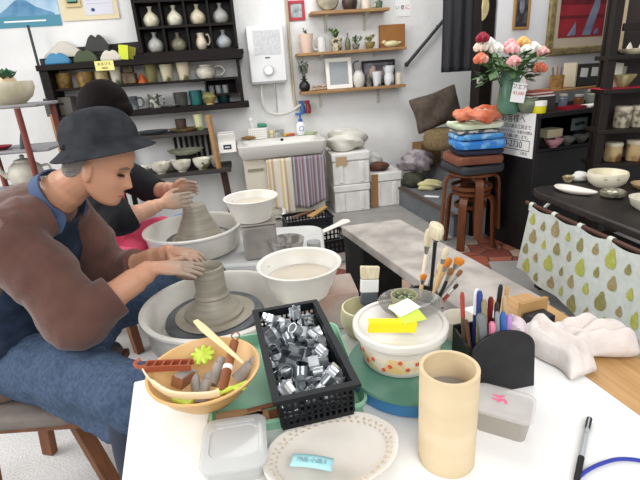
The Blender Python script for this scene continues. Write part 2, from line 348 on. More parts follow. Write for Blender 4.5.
m=MB(); m.bb((-.055,-.05,0),(.055,.05,.09)); m.bb((-.04,-.035,.09),(.04,.035,.15)); item(WB,131,.1,Z2,m,'square_jar','brown square jar with stepped neck on middle shelf','jar',mat('umber glaze','#4c3c2c',.5,var='#7d6a4e',scale=20),bev=.008)
m=MB(); m.lathe([(0,.085),(.012,.075),(.05,.0),(0,0)],n=6); item(WB,143,.1,Z2,m,'orange_cone','small orange pyramid ornament on middle shelf','ornament',mat('orange clay','#c8632e',.6))
for px,w,h,hx,lab in ((153,.115,.17,'#7f7b4e','tall olive flared beaker'),(168,.115,.14,'#d9d1b0','cream flared tumbler with motif'),(185,.125,.16,'#ded5b8','tallest cream tumbler with leaf motif')):
    m=MB(); m.lathe(prof(TUMB,w,h)); item(WB,px,.1,Z2,m,'tumbler',lab+' on middle dark shelf','tumbler',mat(lab,hx,.35,var='#6d6a48',scale=9,lo=.55,hi=.62),group='tumblers on the middle shelf')
mug(207,.1,Z2,.17,.115,WHITE_CER,'white round creamer with loop handle above the cubby','creamer',JAR,True,'creamer')
for k,px in enumerate((212,219,226)):
    m=MB(); m.lathe(prof(CUP,.055,.07)); item(WB,px,.12,Z2-.135,m,'mini_cup',('first','second','third')[k]+' tiny grey cup in the cubby, counted from the tumblers','cup',mat('mini glaze','#77787a',.4),group='tiny cups in the cubby')
# shelf 3
dkg=mat('dark blue grey glaze','#3b3f44',.35,var='#8b8f90',scale=16,lo=.45,hi=.7)
mug(134,.13,Z3,.10,.115,dkg,'plain dark grey mug on the lowest dark shelf'); mug(155,.13,Z3,.10,.12,mat('spotted glaze','#4a4d4c',.35,var='#b7b5a8',scale=30,lo=.5,hi=.6),'spotted dark mug on the lowest dark shelf')
m=MB(); m.lathe(prof(CUP,.125,.12)); item(WB,182,.13,Z3,m,'black_pot','dark squat pot beside the teal pot on lowest dark shelf','pot',mat('iron black glaze','#2a2c2b',.35,var='#4b4c46',scale=10))
m=MB(); m.lathe(prof(CUP,.12,.125)); item(WB,197,.09,Z3,m,'teal_pot','teal glazed pot on the lowest dark shelf','pot',mat('teal glaze','#1f5355',.3,var='#2f7270',scale=10))
m=MB(); m.lathe(prof([(0,0),(.55,0),(.5,.1),(.75,.3),(1,.6),(.9,.62),(.7,.8),(.75,1),(.6,1),(.5,.6),(0,.5)],.13,.105)); item(WB,210,.2,Z3,m,'lidded_bowl','green and tan footed bowl at the end of lowest dark shelf','bowl',mat('green tan glaze','#5e6a45',.35,var='#b29a5c',scale=12))
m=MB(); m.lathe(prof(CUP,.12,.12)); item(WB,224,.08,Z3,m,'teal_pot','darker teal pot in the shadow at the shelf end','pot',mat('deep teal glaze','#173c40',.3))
m=MB(); m.lathe(prof(PLATE,.16,.02)); item(WB,170,.22,Z3,m,'small_plate','small dark plate lying at the front of lowest dark shelf','plate',dkg)
o=thing('label_box','dark box with a white label slot on lowest dark shelf','box',WB.p(WB.s_at(64,.12,Z3),.12,Z3+.001),WB.ang); m=MB(); m.bb((-.11,-.08,0),(.11,.08,.15)); m.build('body',mat('grey board box','#54504c',.7),o,bev=.004); m=MB(); m.bb((-.05,-.084,.09),(.05,-.0805,.105)); m.build('label_slot',INK,o)
# posters
o=thing('mountain_poster','blue poster of a mountain above the dark shelves','poster',WB.p(-2.28,.004,1.80),WB.ang)
m=MB(); m.bb((-.02,-.003,0),(.50,0,.62)); m.build('sheet',mat('sky print','#8fb3cf',.7,var='#c3d6e2',scale=6),o)
m=MB(); m.X=Rx(PI/2); m.prism([(0,.09),(.1,.15),(.17,.20),(.21,.215),(.26,.20),(.33,.15),(.46,.10),(.46,.06),(0,.06)],.0031,.0036); m.build('mountain_print',mat('mountain print','#4d80a6',.7,var='#6f9fbd',scale=9),o)
m=MB(); m.bb((-.02,-.0042,0),(.50,-.0031,.085)); m.build('caption_band',mat('teal band print','#4d8ba0',.7),o)
m=MB(); m.bb((.05,-.005,.04),(.38,-.0043,.052)); m.build('caption_line',PAPER,o)
o=thing('notice_board','cream notice board with papers above the hats','notice board',WB.p(-1.74,.004,1.83),WB.ang)
m=MB(); m.bb((-.02,-.012,0),(.44,0,.6)); m.build('board',mat('cream board','#dccfae',.7),o)
m=MB(); m.bb((.17,-.015,.035),(.40,-.0125,.5)); m.build('pinned_sheet',mat('pale lilac paper','#d3d3dc',.8),o); m=MB(); m.ell((.235,-.016,.075),(.016,.002,.014)); m.build('stamp_mark',mat('blue print','#3a4a7a',.8),o)
for k in range(7): m=MB(); m.bb((.19,-.0162,.12+k*.028),(.38-.02*(k%3),-.0152,.124+k*.028)); m.build('writing_line',mat('grey writing','#b4b4bd',.8),o)
m=MB(); m.bb((.03,-.03,.10),(.15,-.0125,.5)); m.build('wooden_rest',mat('pale wood','#cdb98c',.6),o,bev=.003); m=MB(); m.bb((.05,-.045,.13),(.13,-.0305,.5)); m.build('black_case',BLACKP,o,bev=.006); m=MB(); m.bb((.055,-.047,.14),(.125,-.0455,.2)); m.build('green_screen',mat('green display','#4f9c86',.4),o)
# low rack under the shelves
t=WBt('low_rack','low dark rack of plates and bowls under the wall shelf','rack',0,0,0)
plank('shelf_board',(-1.5,-.36,.83),(-.66,-.08,.86),mat('grey black board','#37332f',.6,var='#282523',scale=6),t); plank('shelf_board',(-1.6,-.44,.495),(-.52,-.06,.53),mat('grey black board','#37332f'),t)
m=MB(); m.bar((-.625,-.40,.53),(-.655,-.385,1.0),.042,.035); m.build('wooden_post',PINE,t,bev=.004)

for x in (-.60,-1.55): m=MB(); m.bar((x+.03,-.25,0),(x,-.25,.495),.06); m.build('log_leg',mat('bark brown','#4b3427',.8,var='#2f221b',scale=8,bump=.3),t)
m=MB(); m.bb((-1.5,-.10,.0),(-1.46,-.06,.83)); m.build('back_post',DKWOOD,t)
for k in range(8): m=MB(); m.bb((-1.02+k*.05,-.12,.53),(-.995+k*.05,-.09,.83)); m.build('slat',DKWOOD,t)
grn=mat('grey green glaze','#7c8070',.35,var='#a4a695',scale=12)
def plate(px,off,z,w,h,mt,label,sy=1): m=MB(); m.lathe(prof(PLATE,w,h),sy=sy,n=32); return item(WB,px,off,z,m,'plate',label,'plate',mt)
plate(154,.22,.86,.28,.03,mat('slate glaze','#565b5f',.35),'flat slate grey plate on the upper board of low rack',.7)
plate(184,.22,.86,.27,.03,mat('teal rim glaze','#3e5a52',.35,var='#b08a5c',scale=9),'green rimmed plate under a small dark cup',.7)
m=MB(); m.lathe(prof(CUP,.10,.10)); item(WB,182,.19,.868,m,'cup','dark brown cup standing on the green rimmed plate','cup',mat('brown bisque','#3f2e27',.5))
m=MB(); m.lathe(prof(TUMB,.09,.14)); item(WB,200,.2,.86,m,'tumbler','pale green tumbler beside the orange wooden post','tumbler',mat('pale green glaze','#c6caa0',.35,var='#7f9452',scale=9,lo=.5,hi=.6))
plate(186,.25,.66,.33,.045,grn,'big grey green platter at the back of the bowls',.66) 
b=MB(); b.bb((-.09,-.045,0),(.09,.045,.128)); item(WB,188,.178,.53,b,'display_riser','low black riser under the grey green platter','block',BLACKWOOD)
BW=mat('white bowl glaze','#d8d6cb',.3,var='#b8b3a0',scale=20)
for px,off,w,h,lab in ((141,.37,.15,.075,'white bowl half hidden by the charcoal hat'),(162,.38,.175,.095,'white rice bowl at the front, first clear of the hat'),(172,.24,.10,.085,'white bowl behind the two front rice bowls'),(183,.38,.17,.095,'white rice bowl in the middle of the front row'),(203,.37,.165,.10,'white bowl with green leaf pattern on low rack'),(216,.305,.115,.10,'straight white bowl beside the orange post')):
    m=MB(); m.lathe(prof(BOWL,w,h)); item(WB,px,off,.53,m,'rice_bowl',lab,'bowl',mat('leaf bowl glaze','#d5d3c4',.3,var='#6f7440',scale=12,lo=.52,hi=.58) if 'leaf' in lab else BW,group='bowls on the low rack')
# white wire basket bin on the wall by the sink
o=WBt('dish_basket','white plastic basket with a dark label beside the sink','basket',-.527,.3,.66)
m=MB(); m.bb((-.076,-.08,0),(.076,.08,.008)); m.bb((-.076,-.08,.008),(.076,-.072,.10)); m.bb((-.076,.072,.008),(.076,.08,.10)); m.bb((-.076,-.072,.008),(-.068,.072,.10)); m.bb((.068,-.072,.008),(.076,.072,.10)); m.build('tub',WHITEP,o)
m=MB()
for k in range(10): x=-.071+k*.0158; m.bb((x-.0025,-.079,.10),(x+.0025,-.073,.16)); m.bb((x-.0025,.073,.10),(x+.0025,.079,.16))
m.bb((-.076,-.08,.16),(.076,-.072,.167)); m.bb((-.076,.072,.16),(.076,.08,.167)); m.bb((-.076,-.08,.16),(-.068,.08,.167)); m.bb((.068,-.08,.16),(.076,.08,.167)); m.build('wire_rim',WHITEP,o)
m=MB(); m.bb((-.035,-.0835,.03),(.035,-.0805,.07)); m.build('label_plate',mat('navy label','#252a3c',.6),o); m=MB(); m.bb((-.022,-.0845,.045),(.022,-.0837,.053)); m.build('label_line',PAPER,o)
m=MB(); m.bb((-.076,.081,.02),(-.056,.298,.035)); m.bb((.056,.081,.02),(.076,.298,.035)); m.build('wall_bracket',STEEL,o)
# ============================================================ BACK WALL, MIDDLE
o=WBt('water_heater','white gas water heater with round dial above the sink','water heater',0,0,0)
hm=mat('heater enamel','#d9dadb',.35)
m=MB(); m.bb((-.245,-.15,1.215),(.085,-.002,1.70)); m.build('casing',hm,o,bev=.012)
m=MB(); m.lathe([(0,.03),(.034,.03),(.04,.015),(.042,0),(0,0)],n=24); q=m.build('dial',mat('dial white','#f0f0f0',.3),o); q.matrix_local=T(-.08,-.151,1.325)@Rx(PI/2)
m=MB(); m.lathe([(.047,.006),(.047,0),(.052,0),(.052,.006),(.047,.006)],n=28); q=m.build('dial_ring',STEEL,o); q.matrix_local=T(-.08,-.151,1.325)@Rx(PI/2)
m=MB(); m.bb((-.10,-.153,1.43),(-.055,-.1505,1.438)); m.build('maker_plate',INK,o)
m=MB(); m.bb((-.19,-.1525,1.46),(.05,-.1505,1.66)); m.build('instruction_sheet',mat('instruction paper','#cfd0d2',.8,var='#b9babd',scale=60),o)
m=MB(); m.bb((-.24,-.152,1.225),(.08,-.1505,1.235)); m.build('seam',mat('grey seam','#8f9092',.5),o)
pm=mat('pipe white','#c7c6c0',.4)
m=MB(); m.tube(cat([(-.15,-.08,1.215),(-.16,-.09,1.1),(-.14,-.1,.98),(-.03,-.1,.93),(.1,-.09,.95),(.2,-.06,1.0)],6),.014,8); m.build('supply_pipe',pm,o)
m=MB(); m.tube([(-.03,-.07,1.215),(-.03,-.07,1.05),(-.035,-.08,.94)],.008,8); m.build('gas_pipe',STEEL,o)
m=MB(); m.tube([(.145,-.03,2.9),(.145,-.03,1.1),(.16,-.03,.95)],.014,10); one(m,'wall_pipe','beige vertical pipe running down the wall past the heater','pipe',mat('beige pipe','#b3a58c',.5),WB.p(0,0,0),WB.ang)
# sink unit
SK=WB.ang+math.radians(1); SX=WB.p(-.02,.02,0)
o=thing('sink_unit','cream sink cabinet with a wide white basin against the wall','sink',SX,SK)
cab=mat('cream laminate','#d6d0c2',.5,var='#ccc5b4',scale=4)
m=MB(); m.bb((-.39,-.44,.02),(.33,-.02,.60)); m.build('cabinet',cab,o,bev=.004)
m=MB(); m.bb((-.38,-.455,.06),(-.03,-.441,.54)); q=m.build('door',cab,o,bev=.003); m2=MB(); m2.bb((-.36,-.465,.49),(-.22,-.4555,.51)); m2.build('handle',mat('door pull','#8c8474',.4),q)
m=MB(); m.bb((-.02,-.455,.06),(.32,-.441,.54)); m.build('door',cab,o,bev=.003)
bas=MB(); zz=.60
# basin: rim slab with hollow
def rrect(w,d,r,n=6):
    pts=[]
    for cx,cy,a0 in ((w/2-r,d/2-r,0),(-w/2+r,d/2-r,PI/2),(-w/2+r,-d/2+r,PI),(w/2-r,-d/2+r,1.5*PI)):
        for k in range(n+1): a=a0+PI/2*k/n; pts.append((cx+r*math.cos(a),cy+r*math.sin(a)))
    return pts
def ring(w,d,r,z,cx=0,cy=0): return [Vector((x+cx,y+cy,z)) for x,y in rrect(w,d,r)]
bas.loft([ring(.72,.46,.03,zz,-.03,-.25),ring(.78,.53,.04,zz+.05,-.03,-.255),ring(.79,.54,.04,zz+.115,-.03,-.26),ring(.77,.52,.04,zz+.122,-.03,-.26),ring(.70,.36,.05,zz+.118,-.03,-.30),ring(.66,.32,.06,zz+.06,-.03,-.30),ring(.5,.22,.06,zz+.02,-.03,-.30)])
bas.build('basin',mat('sink porcelain','#d5d3cd',.25),o)
m=MB(); m.ell((.0,-.13,zz+.1),(.016,.006,.012)); m.build('overflow_hole',INK,o)
for x in (-.09,.01):
    m=MB(); m.lathe([(0,0),(.022,0),(.022,.03),(.03,.035),(.03,.06),(.02,.068),(0,.07)],(x,-.06,zz+.123),12); m.build('tap_knob',mat('ivory tap','#d8cba2',.4) if x<-.05 else STEEL,o)
m=MB(); m.tube(cat([(-.04,-.06,zz+.122),(-.04,-.07,zz+.18),(-.03,-.13,zz+.19),(-.03,-.18,zz+.165)],5),.011,8); m.build('spout',STEEL,o)
m=MB(); m.bb((-.37,-.459,.45),(-.24,-.4556,.485)); m.build('sticker',mat('grey sticker','#8d8d8f',.6),o) if False else None
def towel(nm,label,x0,x1,z1,z0,mt,seed):
    m=MB(); rnd=random.Random(seed); ph=rnd.random()*6
    def fn(u,v):
        x=x0+(x1-x0)*u*(1-.05*v)+.02*v*(u-.5); y=-.497-.012*math.sin(u*9+ph)*(.4+v)-.006*v-.007*math.sin(u*17+ph*2)*v-.05*(1-min(1,v*5))**2*0; z=z1+(z0+.04*math.sin(u*3+ph)-z1)*v
        return Vector((x,y,z))
    m.sheet(fn,30,16); return one(m,nm,label,'towel',mt,SX,SK,solid=.006,off=0)
towel('towel','white towel with yellow check hanging on the sink front',-.19,.035,.588,.10,stripes('yellow check',['#d6d0c4','#cdc6b8','#c8b07c','#d5cec2','#bda27a','#d6d0c4'],'X',9),3)
towel('towel','striped grey purple and red towel hanging on the sink front',.045,.335,.588,.15,stripes('striped cloth',['#77737c','#9b979b','#80545f','#86828c','#aaa5a8','#6b6874','#8d6670','#a19da1'],'X',10),5)
m=MB(); m.tube([(-.21,-.475,.585),(.345,-.475,.585)],.005,6); one(m,'towel_rail','thin steel rail on the sink front holding two towels','rail',STEEL,SX,SK)
# on the sink
ST=.60+.123
def onsink(mb,name,label,c,mats,x,y,z=ST,rz=0,**k): return one(mb,name,label,c,mats,SX+Matrix.Rotation(SK,3,'Z')@Vector((x,y,z)),SK+rz,**k)
o=thing('soap_dispenser','white soap pump bottle with blue top on the sink','bottle',SX+Matrix.Rotation(SK,3,'Z')@Vector((.20,-.07,ST)),SK)
m=MB(); m.lathe([(0,0),(.043,0),(.047,.01),(.047,.09),(.03,.115),(.018,.125),(0,.125)],sy=.75); m.build('bottle',mat('soap white','#e6e8ec',.3),o)
m=MB(); m.lathe([(0,.125),(.02,.125),(.02,.145),(.008,.15),(.008,.19),(0,.19)]); m.box((-.015,0,.195),(.06,.02,.018)); m.build('pump',mat('soap blue','#2f5fb0',.35),o)
m=MB(); m.lathe([(.02,0),(.024,0),(.024,.001),(.02,.001),(.02,0)]); q=m.build('label_ring',mat('label blue','#4a6a9a',.5),o); q.matrix_local=T(0,-.0365,.06)@Rx(PI/2)
o=thing('cutlery_holder','white perforated cutlery holder with green brush on the sink','holder',SX+Matrix.Rotation(SK,3,'Z')@Vector((-.222,-.075,ST)),SK)
m=MB(); m.bb((-.085,-.035,0),(.085,.035,.006)); m.bb((-.085,-.035,.006),(.085,-.03,.10)); m.bb((-.085,.03,.006),(.085,.035,.10)); m.bb((-.085,-.03,.006),(-.08,.03,.10)); m.bb((.08,-.03,.006),(.085,.03,.10)); m.build('box',WHITEP,o)
m=MB()
for k in range(8):
    for j in range(4): m.box((-.07+k*.02,-.0353,.02+j*.02),(.008,.001,.008))
m.build('hole_pattern',mat('hole grey','#6f7072',.7),o)
m=MB(); m.box((.05,0,.12),(.09,.05,.035),Ry(.1)); m.build('green_scrubber',mat('green scrubber','#3f8a72',.8),o,bev=.01)
m=MB(); m.tube([(-.03,0,.06),(-.05,0,.17)],.012,8); m.ell((-.05,0,.18),(.022,.02,.02)); m.build('white_brush',PAPER,o)
m=MB(); m.ell((0,0,.018),(.075,.035,.018)); onsink(m,'scrub_brush','brown scrubbing brush on the sink corner','brush',mat('brown bristle','#8a6a3a',.9,bump=.4),-.31,-.10)
m=MB(); m.box((0,0,.012),(.11,.05,.024)); onsink(m,'sponge','yellow sponge with red top on the sink edge','sponge',mat('yellow sponge','#c9b23c',.9,var='#b5573f',scale=6,lo=.5,hi=.52),.08,-.08,bev=.006)
m=MB(); m.lathe([(0,0),(.06,0),(.075,.02),(.065,.02),(0,.008)],sy=.6); onsink(m,'soap_dish','pale green soap dish on the sink corner','dish',mat('pale green plastic','#b8c59a',.4),.285,-.09)
# hanging spray bottles
for dx,hx,lab in ((0,'#3a5f9a','blue'),(.055,'#8d2f36','dark red')):
    o=WBt('spray_bottle',f'{lab} spray bottle hanging beside the pipe above the sink','bottle',.215+dx,.06,.915)
    m=MB(); m.lathe([(0,0),(.024,0),(.026,.01),(.024,.07),(.012,.09),(0,.09)],n=16); m.build('bottle',mat('spray '+lab,hx,.4),o); m=MB(); m.box((-.008,0,.105),(.05,.018,.03)); m.build('trigger_head',mat('spray head '+lab,hx),o)
m=MB(); m.bb((.18,-.055,.905),(.30,-.002,.913)); one(m,'bottle_ledge','tiny white ledge holding the spray bottles','ledge',WHITEP,WB.p(0,0,0),WB.ang)
# three pine shelves
ZB=1.452
def wshelf(label,s0,s1,z,brk):
    o=WBt('pine_shelf',label,'shelf',0,0,0); m=MB(); m.bb((s0,-.20,z-.025),(s1,-.002,z)); m.build('board',PINE,o,bev=.003)
    for b in brk:
        m=MB(); dp=.07 if z==ZB else .17; m.bb((b-.012,-.006,z-dp),(b+.012,-.002,z-.026)); m.bb((b-.012,-.16,z-.034),(b+.012,-.0065,z-.026)); m.tube([(b,-.012,z-dp+.02),(b,-.13,z-.036)],.006,6); m.build('bracket',mat('pale metal bracket','#c8c4ba',.4),o)
ZA,ZB,ZC=1.785,1.452,1.12
wshelf('highest pine shelf on the back wall, cut by the frame top',.34,1.05,ZA,(.49,.86)); wshelf('middle pine shelf holding pots and a brown box',.19,1.21,ZB,(.42,.95)); wshelf('lowest pine shelf with the white picture frame',.20,1.20,ZC,(.40,.98))
def I(px,z,mb,*a,off=.1,**k): return item(WB,px,off,z,mb,*a,**k)
m=MB(); m.lathe([(0,.02),(.09,.012),(.10,.0),(.105,0),(.095,.02),(0,.03)],n=28); q=I(328,ZA,m,'plate','tan patterned plate propped up on the highest pine shelf','plate',mat('tan plate glaze','#a59a80',.4,var='#6b6754',scale=12),off=.07); q.rotation_euler=(PI/2-.2,0,WB.ang); q.location.z=ZA+.105
m=MB(); m.lathe(prof(JAR,.14,.15)); I(350,ZA,m,'brown_pot','dark brown pot on the highest pine shelf','pot',mat('brown pot glaze','#4c3a34',.4,var='#2f2522',scale=9))
mug(366,.1,ZA,.10,.11,WHITE_CER,'white cup with handle on the highest pine shelf','cup',CUP,True,'cup')
leafm=mat('green leaves','#4d6a3a',.6,var='#6b8a4c',scale=12)
def sprig(mb,base,h,n,rnd,spread=.05,leaf=.03):
    for k in range(n):
        a=rnd.random()*2*PI; e=Vector(base)+Vector((math.cos(a)*spread*rnd.random(),math.sin(a)*spread*rnd.random(),h*(.5+.5*rnd.random())))
        mb.tube([base,(Vector(base)+e)/2+Vector((0,0,.01)),e],.0018,4)
        for q in range(3):
            p=Vector(base).lerp(e,.55+.22*q); d=Vector((rnd.uniform(-1,1),rnd.uniform(-1,1),rnd.uniform(0,.9))).normalized(); w=d.cross(Vector((0,0,1)))
            w=w.normalized()*leaf*.35 if w.length>.01 else Vector((leaf*.3,0,0)); L=leaf*(.7+.6*rnd.random())
            mb.add([p,p+d*L*.5+w,p+d*L,p+d*L*.5-w],[(0,1,2,3)])
rnd=random.Random(11)
def potted(px,z,label,w,h,mt,ph,n,off=.1,pf=TUMB,lm=leafm,leaf=.035,spread=.06,name='potted_plant'):
    s=WB.s_at(px,off,z); o=thing(name,label,'plant',WB.p(s,off,z+.0005),WB.ang); m=MB(); m.lathe(prof(pf,w,h)); m.build('pot',mt,o); m=MB(); m.ell((0,0,h*.8),(w*.33,w*.33,.006)); m.build('soil',mat('soil','#3a2f27',.9),o)
    m=MB(); sprig(m,(0,0,h*.8),ph,n,rnd,spread,leaf); m.build('foliage',lm,o)
potted(379,ZA,'small green plant at the end of the highest pine shelf',.07,.06,mat('green pot','#5c6e58',.5),.12,10)
potted(307,ZB,'blush pink pot with a small cactus on the middle pine shelf',.135,.16,mat('blush pot','#d9c0ae',.5),.06,6,leaf=.03,spread=.015,name='potted_cactus')
mug(322,.1,ZB,.085,.125,mat('blue motif glaze','#d3d4d4',.35,var='#3d4a5c',scale=9,lo=.55,hi=.6),'white cup with dark blue motif on middle pine shelf','cup',CUP,True,'cup',hang=PI)
potted(337,ZB,'cream dotted pot with dark succulents on middle pine shelf',.11,.11,mat('dotted pot','#c6bda2',.5,var='#3d3b2e',scale=24,lo=.5,hi=.6),.09,14,leaf=.04)
m=MB(); m.lathe(prof(BOTTLE,.055,.15)); I(348,ZB,m,'bottle','slim olive bottle on the middle pine shelf','bottle',mat('olive glass','#66684e',.25))
potted(356,ZB,'trailing green succulent in low pot on middle pine shelf',.075,.05,mat('grey pot','#7b7b70',.6),.08,14,pf=BOWL,leaf=.03)
potted(370,ZB,'yellow green succulent in gold bowl beside the brown box',.10,.06,mat('gold bowl glaze','#8d8250',.4),.07,12,pf=BOWL,lm=mat('yellow green leaves','#8b8f55',.6),leaf=.03)
m=MB(); m.bb((-.12,-.03,0),(.12,.03,.20)); I(392,ZB,m,'brown_box','plain brown cardboard box standing on middle pine shelf','box',mat('brown card','#9b6a38',.75,var='#8b5c2e',scale=4),off=.05,bev=.003)
o=thing('duck_ornament','cream duck ornament in front of the brown box','ornament',WB.p(WB.s_at(391,.14,ZB),.14,ZB+.0005),WB.ang); m=MB(); m.ell((.01,0,.03),(.075,.035,.03)); m.ell((-.065,0,.048),(.022,.02,.018)); m.ell((.085,0,.04),(.02,.012,.01)); m.build('body',mat('duck cream','#d8d0a8',.5,var='#c2b88a',scale=16),o,remesh=.004); m=MB(); m.lathe([(0,0),(.008,0),(0,.02)],n=8); q=m.build('beak',mat('beak ochre','#a8863a',.5),o); q.matrix_local=T(-.085,0,.046)@Ry(-PI/2)
# lowest shelf
potted(305,ZC,'round black vase of leafy branches on the lowest pine shelf',.105,.135,mat('black vase glaze','#1b1b1d',.35),.17,26,pf=BOTTLE,lm=mat('dusty leaves','#5e6a5a',.7,var='#8d9488',scale=14),leaf=.035,spread=.06,off=.13,name='vase_of_branches')
shm=[mat('shell tan','#a67f58',.6,var='#d8c6ae',scale=16),mat('shell pale','#d6c7b2',.6,var='#8d6a4e',scale=14)]
for k in range(11):
    m=MB(); m.ell((0,0,.012),(.018,.014,.012),10); s=WB.s_at(313+(k%6)*2.9+(1.4 if k>5 else 0),.1,ZC)
    one(m,'shell',('first','second','third','fourth','fifth','sixth')[k%6]+' shell from the black vase, '+('tan' if k%2 else 'pale')+', in the '+('upper' if k>5 else 'lower')+' layer on lowest pine shelf','shell',shm[k%2],WB.p(s,.13-.035*(k>5 or k%2),ZC+(.0005 if k<6 else .0245)),WB.ang+k,'shells on the lowest pine shelf')
def pframe(px,z,off,w,h,fw,fm,inner,name,label,tilt=-.12,rl=0,extra=None,fr=WB,c='picture frame',mat_in=None):
    s=fr.s_at(px,off,z); o=thing(name,label,c,fr.p(s,off,z+.001),fr.ang+rl); K=Rx(tilt)
    m=MB(); m.X=K; m.bb((-w/2,-.012,0),(w/2,.0,fw)); m.bb((-w/2,-.012,h-fw),(w/2,0,h)); m.bb((-w/2,-.012,fw),(-w/2+fw,0,h-fw)); m.bb((w/2-fw,-.012,fw),(w/2,0,h-fw)); m.build('frame',fm,o,bev=.003)
    m=MB(); m.X=K; m.bb((-w/2+fw,-.004,fw),(w/2-fw,.0,h-fw)); m.build('picture',inner,o)
    if extra: extra(o,K,w,h)
    return o
pframe(340,ZC,.115,.25,.275,.036,mat('white frame','#e8e6e0',.5),mat('grey mirror','#9aa0a4',.25,var='#8b9296',scale=3),'framed_photo','white photo frame with a grey centre leaning on lowest pine shelf')
def ph(o,K,w,h):
    m=MB(); m.X=K
    for x,hx in ((-.06,0),(.07,0)): m.ell((x,-.006,h*.5),(.035,.002,.05)); m.ell((x+.01,-.0065,h*.68),(.022,.002,.025))
    m.build('photo_print',mat('photo faces','#9a6a55',.6,var='#c7b1a5',scale=12),o)
pframe(379,ZC,.055,.33,.23,.022,mat('black frame','#1c1a1b',.5),mat('dark photo','#4a3f42',.4,var='#8b8d98',scale=9),'photo_frame','black framed photo standing behind the vases on lowest pine shelf',tilt=-.08,extra=ph)
o=thing('spouted_jug','white round jug with a dark spout on the lowest pine shelf','jug',WB.p(WB.s_at(359,.1,ZC),.1,ZC+.0005),WB.ang)
m=MB(); m.lathe(prof(JAR,.115,.15)); m.build('body',mat('pale jug','#cfcec8',.35),o); m=MB(); m.tube(cat([(-.035,0,.14),(-.05,0,.19),(-.035,0,.225),(.005,0,.235)],5),.006,6); m.build('spout',mat('dark spout','#3c3c3c',.4),o)
m=MB(); m.lathe(prof([(0,0),(.8,0),(1,.2),(.6,.5),(.8,.7),(.5,1),(0,1)],.05,.11),n=12); I(369,ZC,m,'figurine','small dark figurine between the jug and the blue tumbler','figurine',mat('dark figurine','#4a4741',.6,var='#7d7a70',scale=20),off=.14)
bluew=mat('blue white porcelain','#d6d8da',.3,var='#4d5f8a',scale=12,lo=.58,hi=.64)
m=MB(); m.lathe(prof(TUMB,.095,.13)); I(377,ZC,m,'tumbler','blue and white flared tumbler on the lowest pine shelf','tumbler',bluew,off=.13)
m=MB(); m.lathe(prof([(0,0),(.6,0),(.75,.1),(.85,.4),(.7,.6),(.72,.65),(1,.97),(1,1),(.9,1),(.6,.62),(0,.5)],.115,.175)); I(389,ZC,m,'tall_vase','tall blue and white vase on the lowest pine shelf','vase',bluew,off=.13)
m=MB(); m.lathe(prof([(0,0),(1,0),(1,.92),(.9,1),(.7,.96),(0,.96)],.062,.105)); I(398,ZC,m,'candle','short cream candle at the end of lowest pine shelf','candle',mat('candle wax','#ddd6c2',.5))
# red frame, notices, rail
o=pframe(297,0,.004,.155,.165,.026,mat('red frame','#b23440',.5),mat('dark small photo','#6a7476',.4,var='#b9c6c8',scale=18),'small_picture','little red framed photo beside the pipe on back wall',tilt=0); s=WB.s_at(297,.004,1.735); o.location=WB.p(s,.003,1.735)
m=MB(); 
o=thing('notice_paper','white notice with red and black vertical writing on back wall','notice',WB.p(WB.s_at(403,.003,1.75),.003,1.72),WB.ang); m=MB(); m.bb((-.075,-.002,0),(.075,0,.34)); m.build('sheet',PAPER,o)
for k,(ch,mt_,sz) in enumerate((('足元に',REDINK,.05),('ご注意',INK,.04),('下さい',INK,.04))):
    for j,c_ in enumerate(ch): text('lettering',c_,sz,mt_,o,T(.045-k*.05,-.0025,.235-j*.08)@UPRIGHT)
m=MB(); m.tube([(1.26,-.06,1.295),(1.62,-.06,1.66)],.016,10); m.tube([(1.27,-.06,1.305),(1.27,-.002,1.305)],.01,8); m.tube([(1.58,-.06,1.62),(1.58,-.002,1.62)],.01,8); m.ell((1.258,-.06,1.293),(.022,.022,.022)); one(m,'handrail','dark metal handrail sloping up the wall by the stairs','handrail',mat('dark steel','#3c3d40',.35,.7),WB.p(0,0,0),WB.ang)
# doorway curtain
m=MB(); m.sheet(lambda u,v: Vector((u*.36,.018*math.sin(u*26)*(.5+.5*v)+.01*math.sin(u*9+v*3),-v*1.0)),48,20)
P=aty(441,72,3.95); P2=aty(474,74,3.85)
o=one(m,'door_curtain','dark charcoal curtain hanging in the stair doorway','curtain',mat('charcoal cloth','#26262a',.9,var='#303035',scale=40,stretch=(1,1,.1)),(P.x,P.y,P.z+.995),math.atan2(P2.y-P.y,P2.x-P.x)-.03,solid=.004)
o.scale=(.32/.36,1,1)
m=MB(); m.tube([(-.02,0,0),(.40,0,0)],.011,8); q=m.build('curtain_rod',DKWOOD,o); q.location=(0,0,.012)
# ============================================================ BETWEEN THE SINK AND THE STAIRS
foam=mat('white styrofoam','#e2e1de',.75,var='#d4d2cd',scale=9,bump=.08)
def foambox(name,label,P,rz,w,d,h,zb,tape=None):
    o=thing(name,label,'box',(P[0],P[1],zb),rz)
    m=MB(); m.bb((-w/2,-d/2,0),(w/2,d/2,h*.74)); m.build('tub',foam,o,bev=.01)
    for x in (-.28,.28): m=MB(); m.bb((x*w-.02,-d/2-.008,.02),(x*w+.02,-d/2-.0005,h*.7)); m.build('grip_rib',foam,o,bev=.004)
    m=MB(); m.bb((-w/2-.008,-d/2-.008,h*.742),(w/2+.008,d/2+.008,h)); m.build('lid',foam,o,bev=.012)
    if tape=='label': m=MB(); m.bb((-w*.42,-d/2-.0095,h*.62),(-w*.12,-d/2-.0085,h*.9)); m.build('paper_label',mat('tan label','#b09878',.8),o)
    if tape=='tape': m=MB(); m.bb((-w*.5,-d/2-.0095,.01),(-w*.28,-d/2-.0085,h*.98)); m.build('brown_tape',mat('brown tape','#9a7048',.6),o)
    return o
a8=WB.ang
fp=WB.p(.58,.29,0); foambox('styrofoam_box','white foam box on the floor beside the sink, lower of two',fp,a8,.34,.34,.27,0)
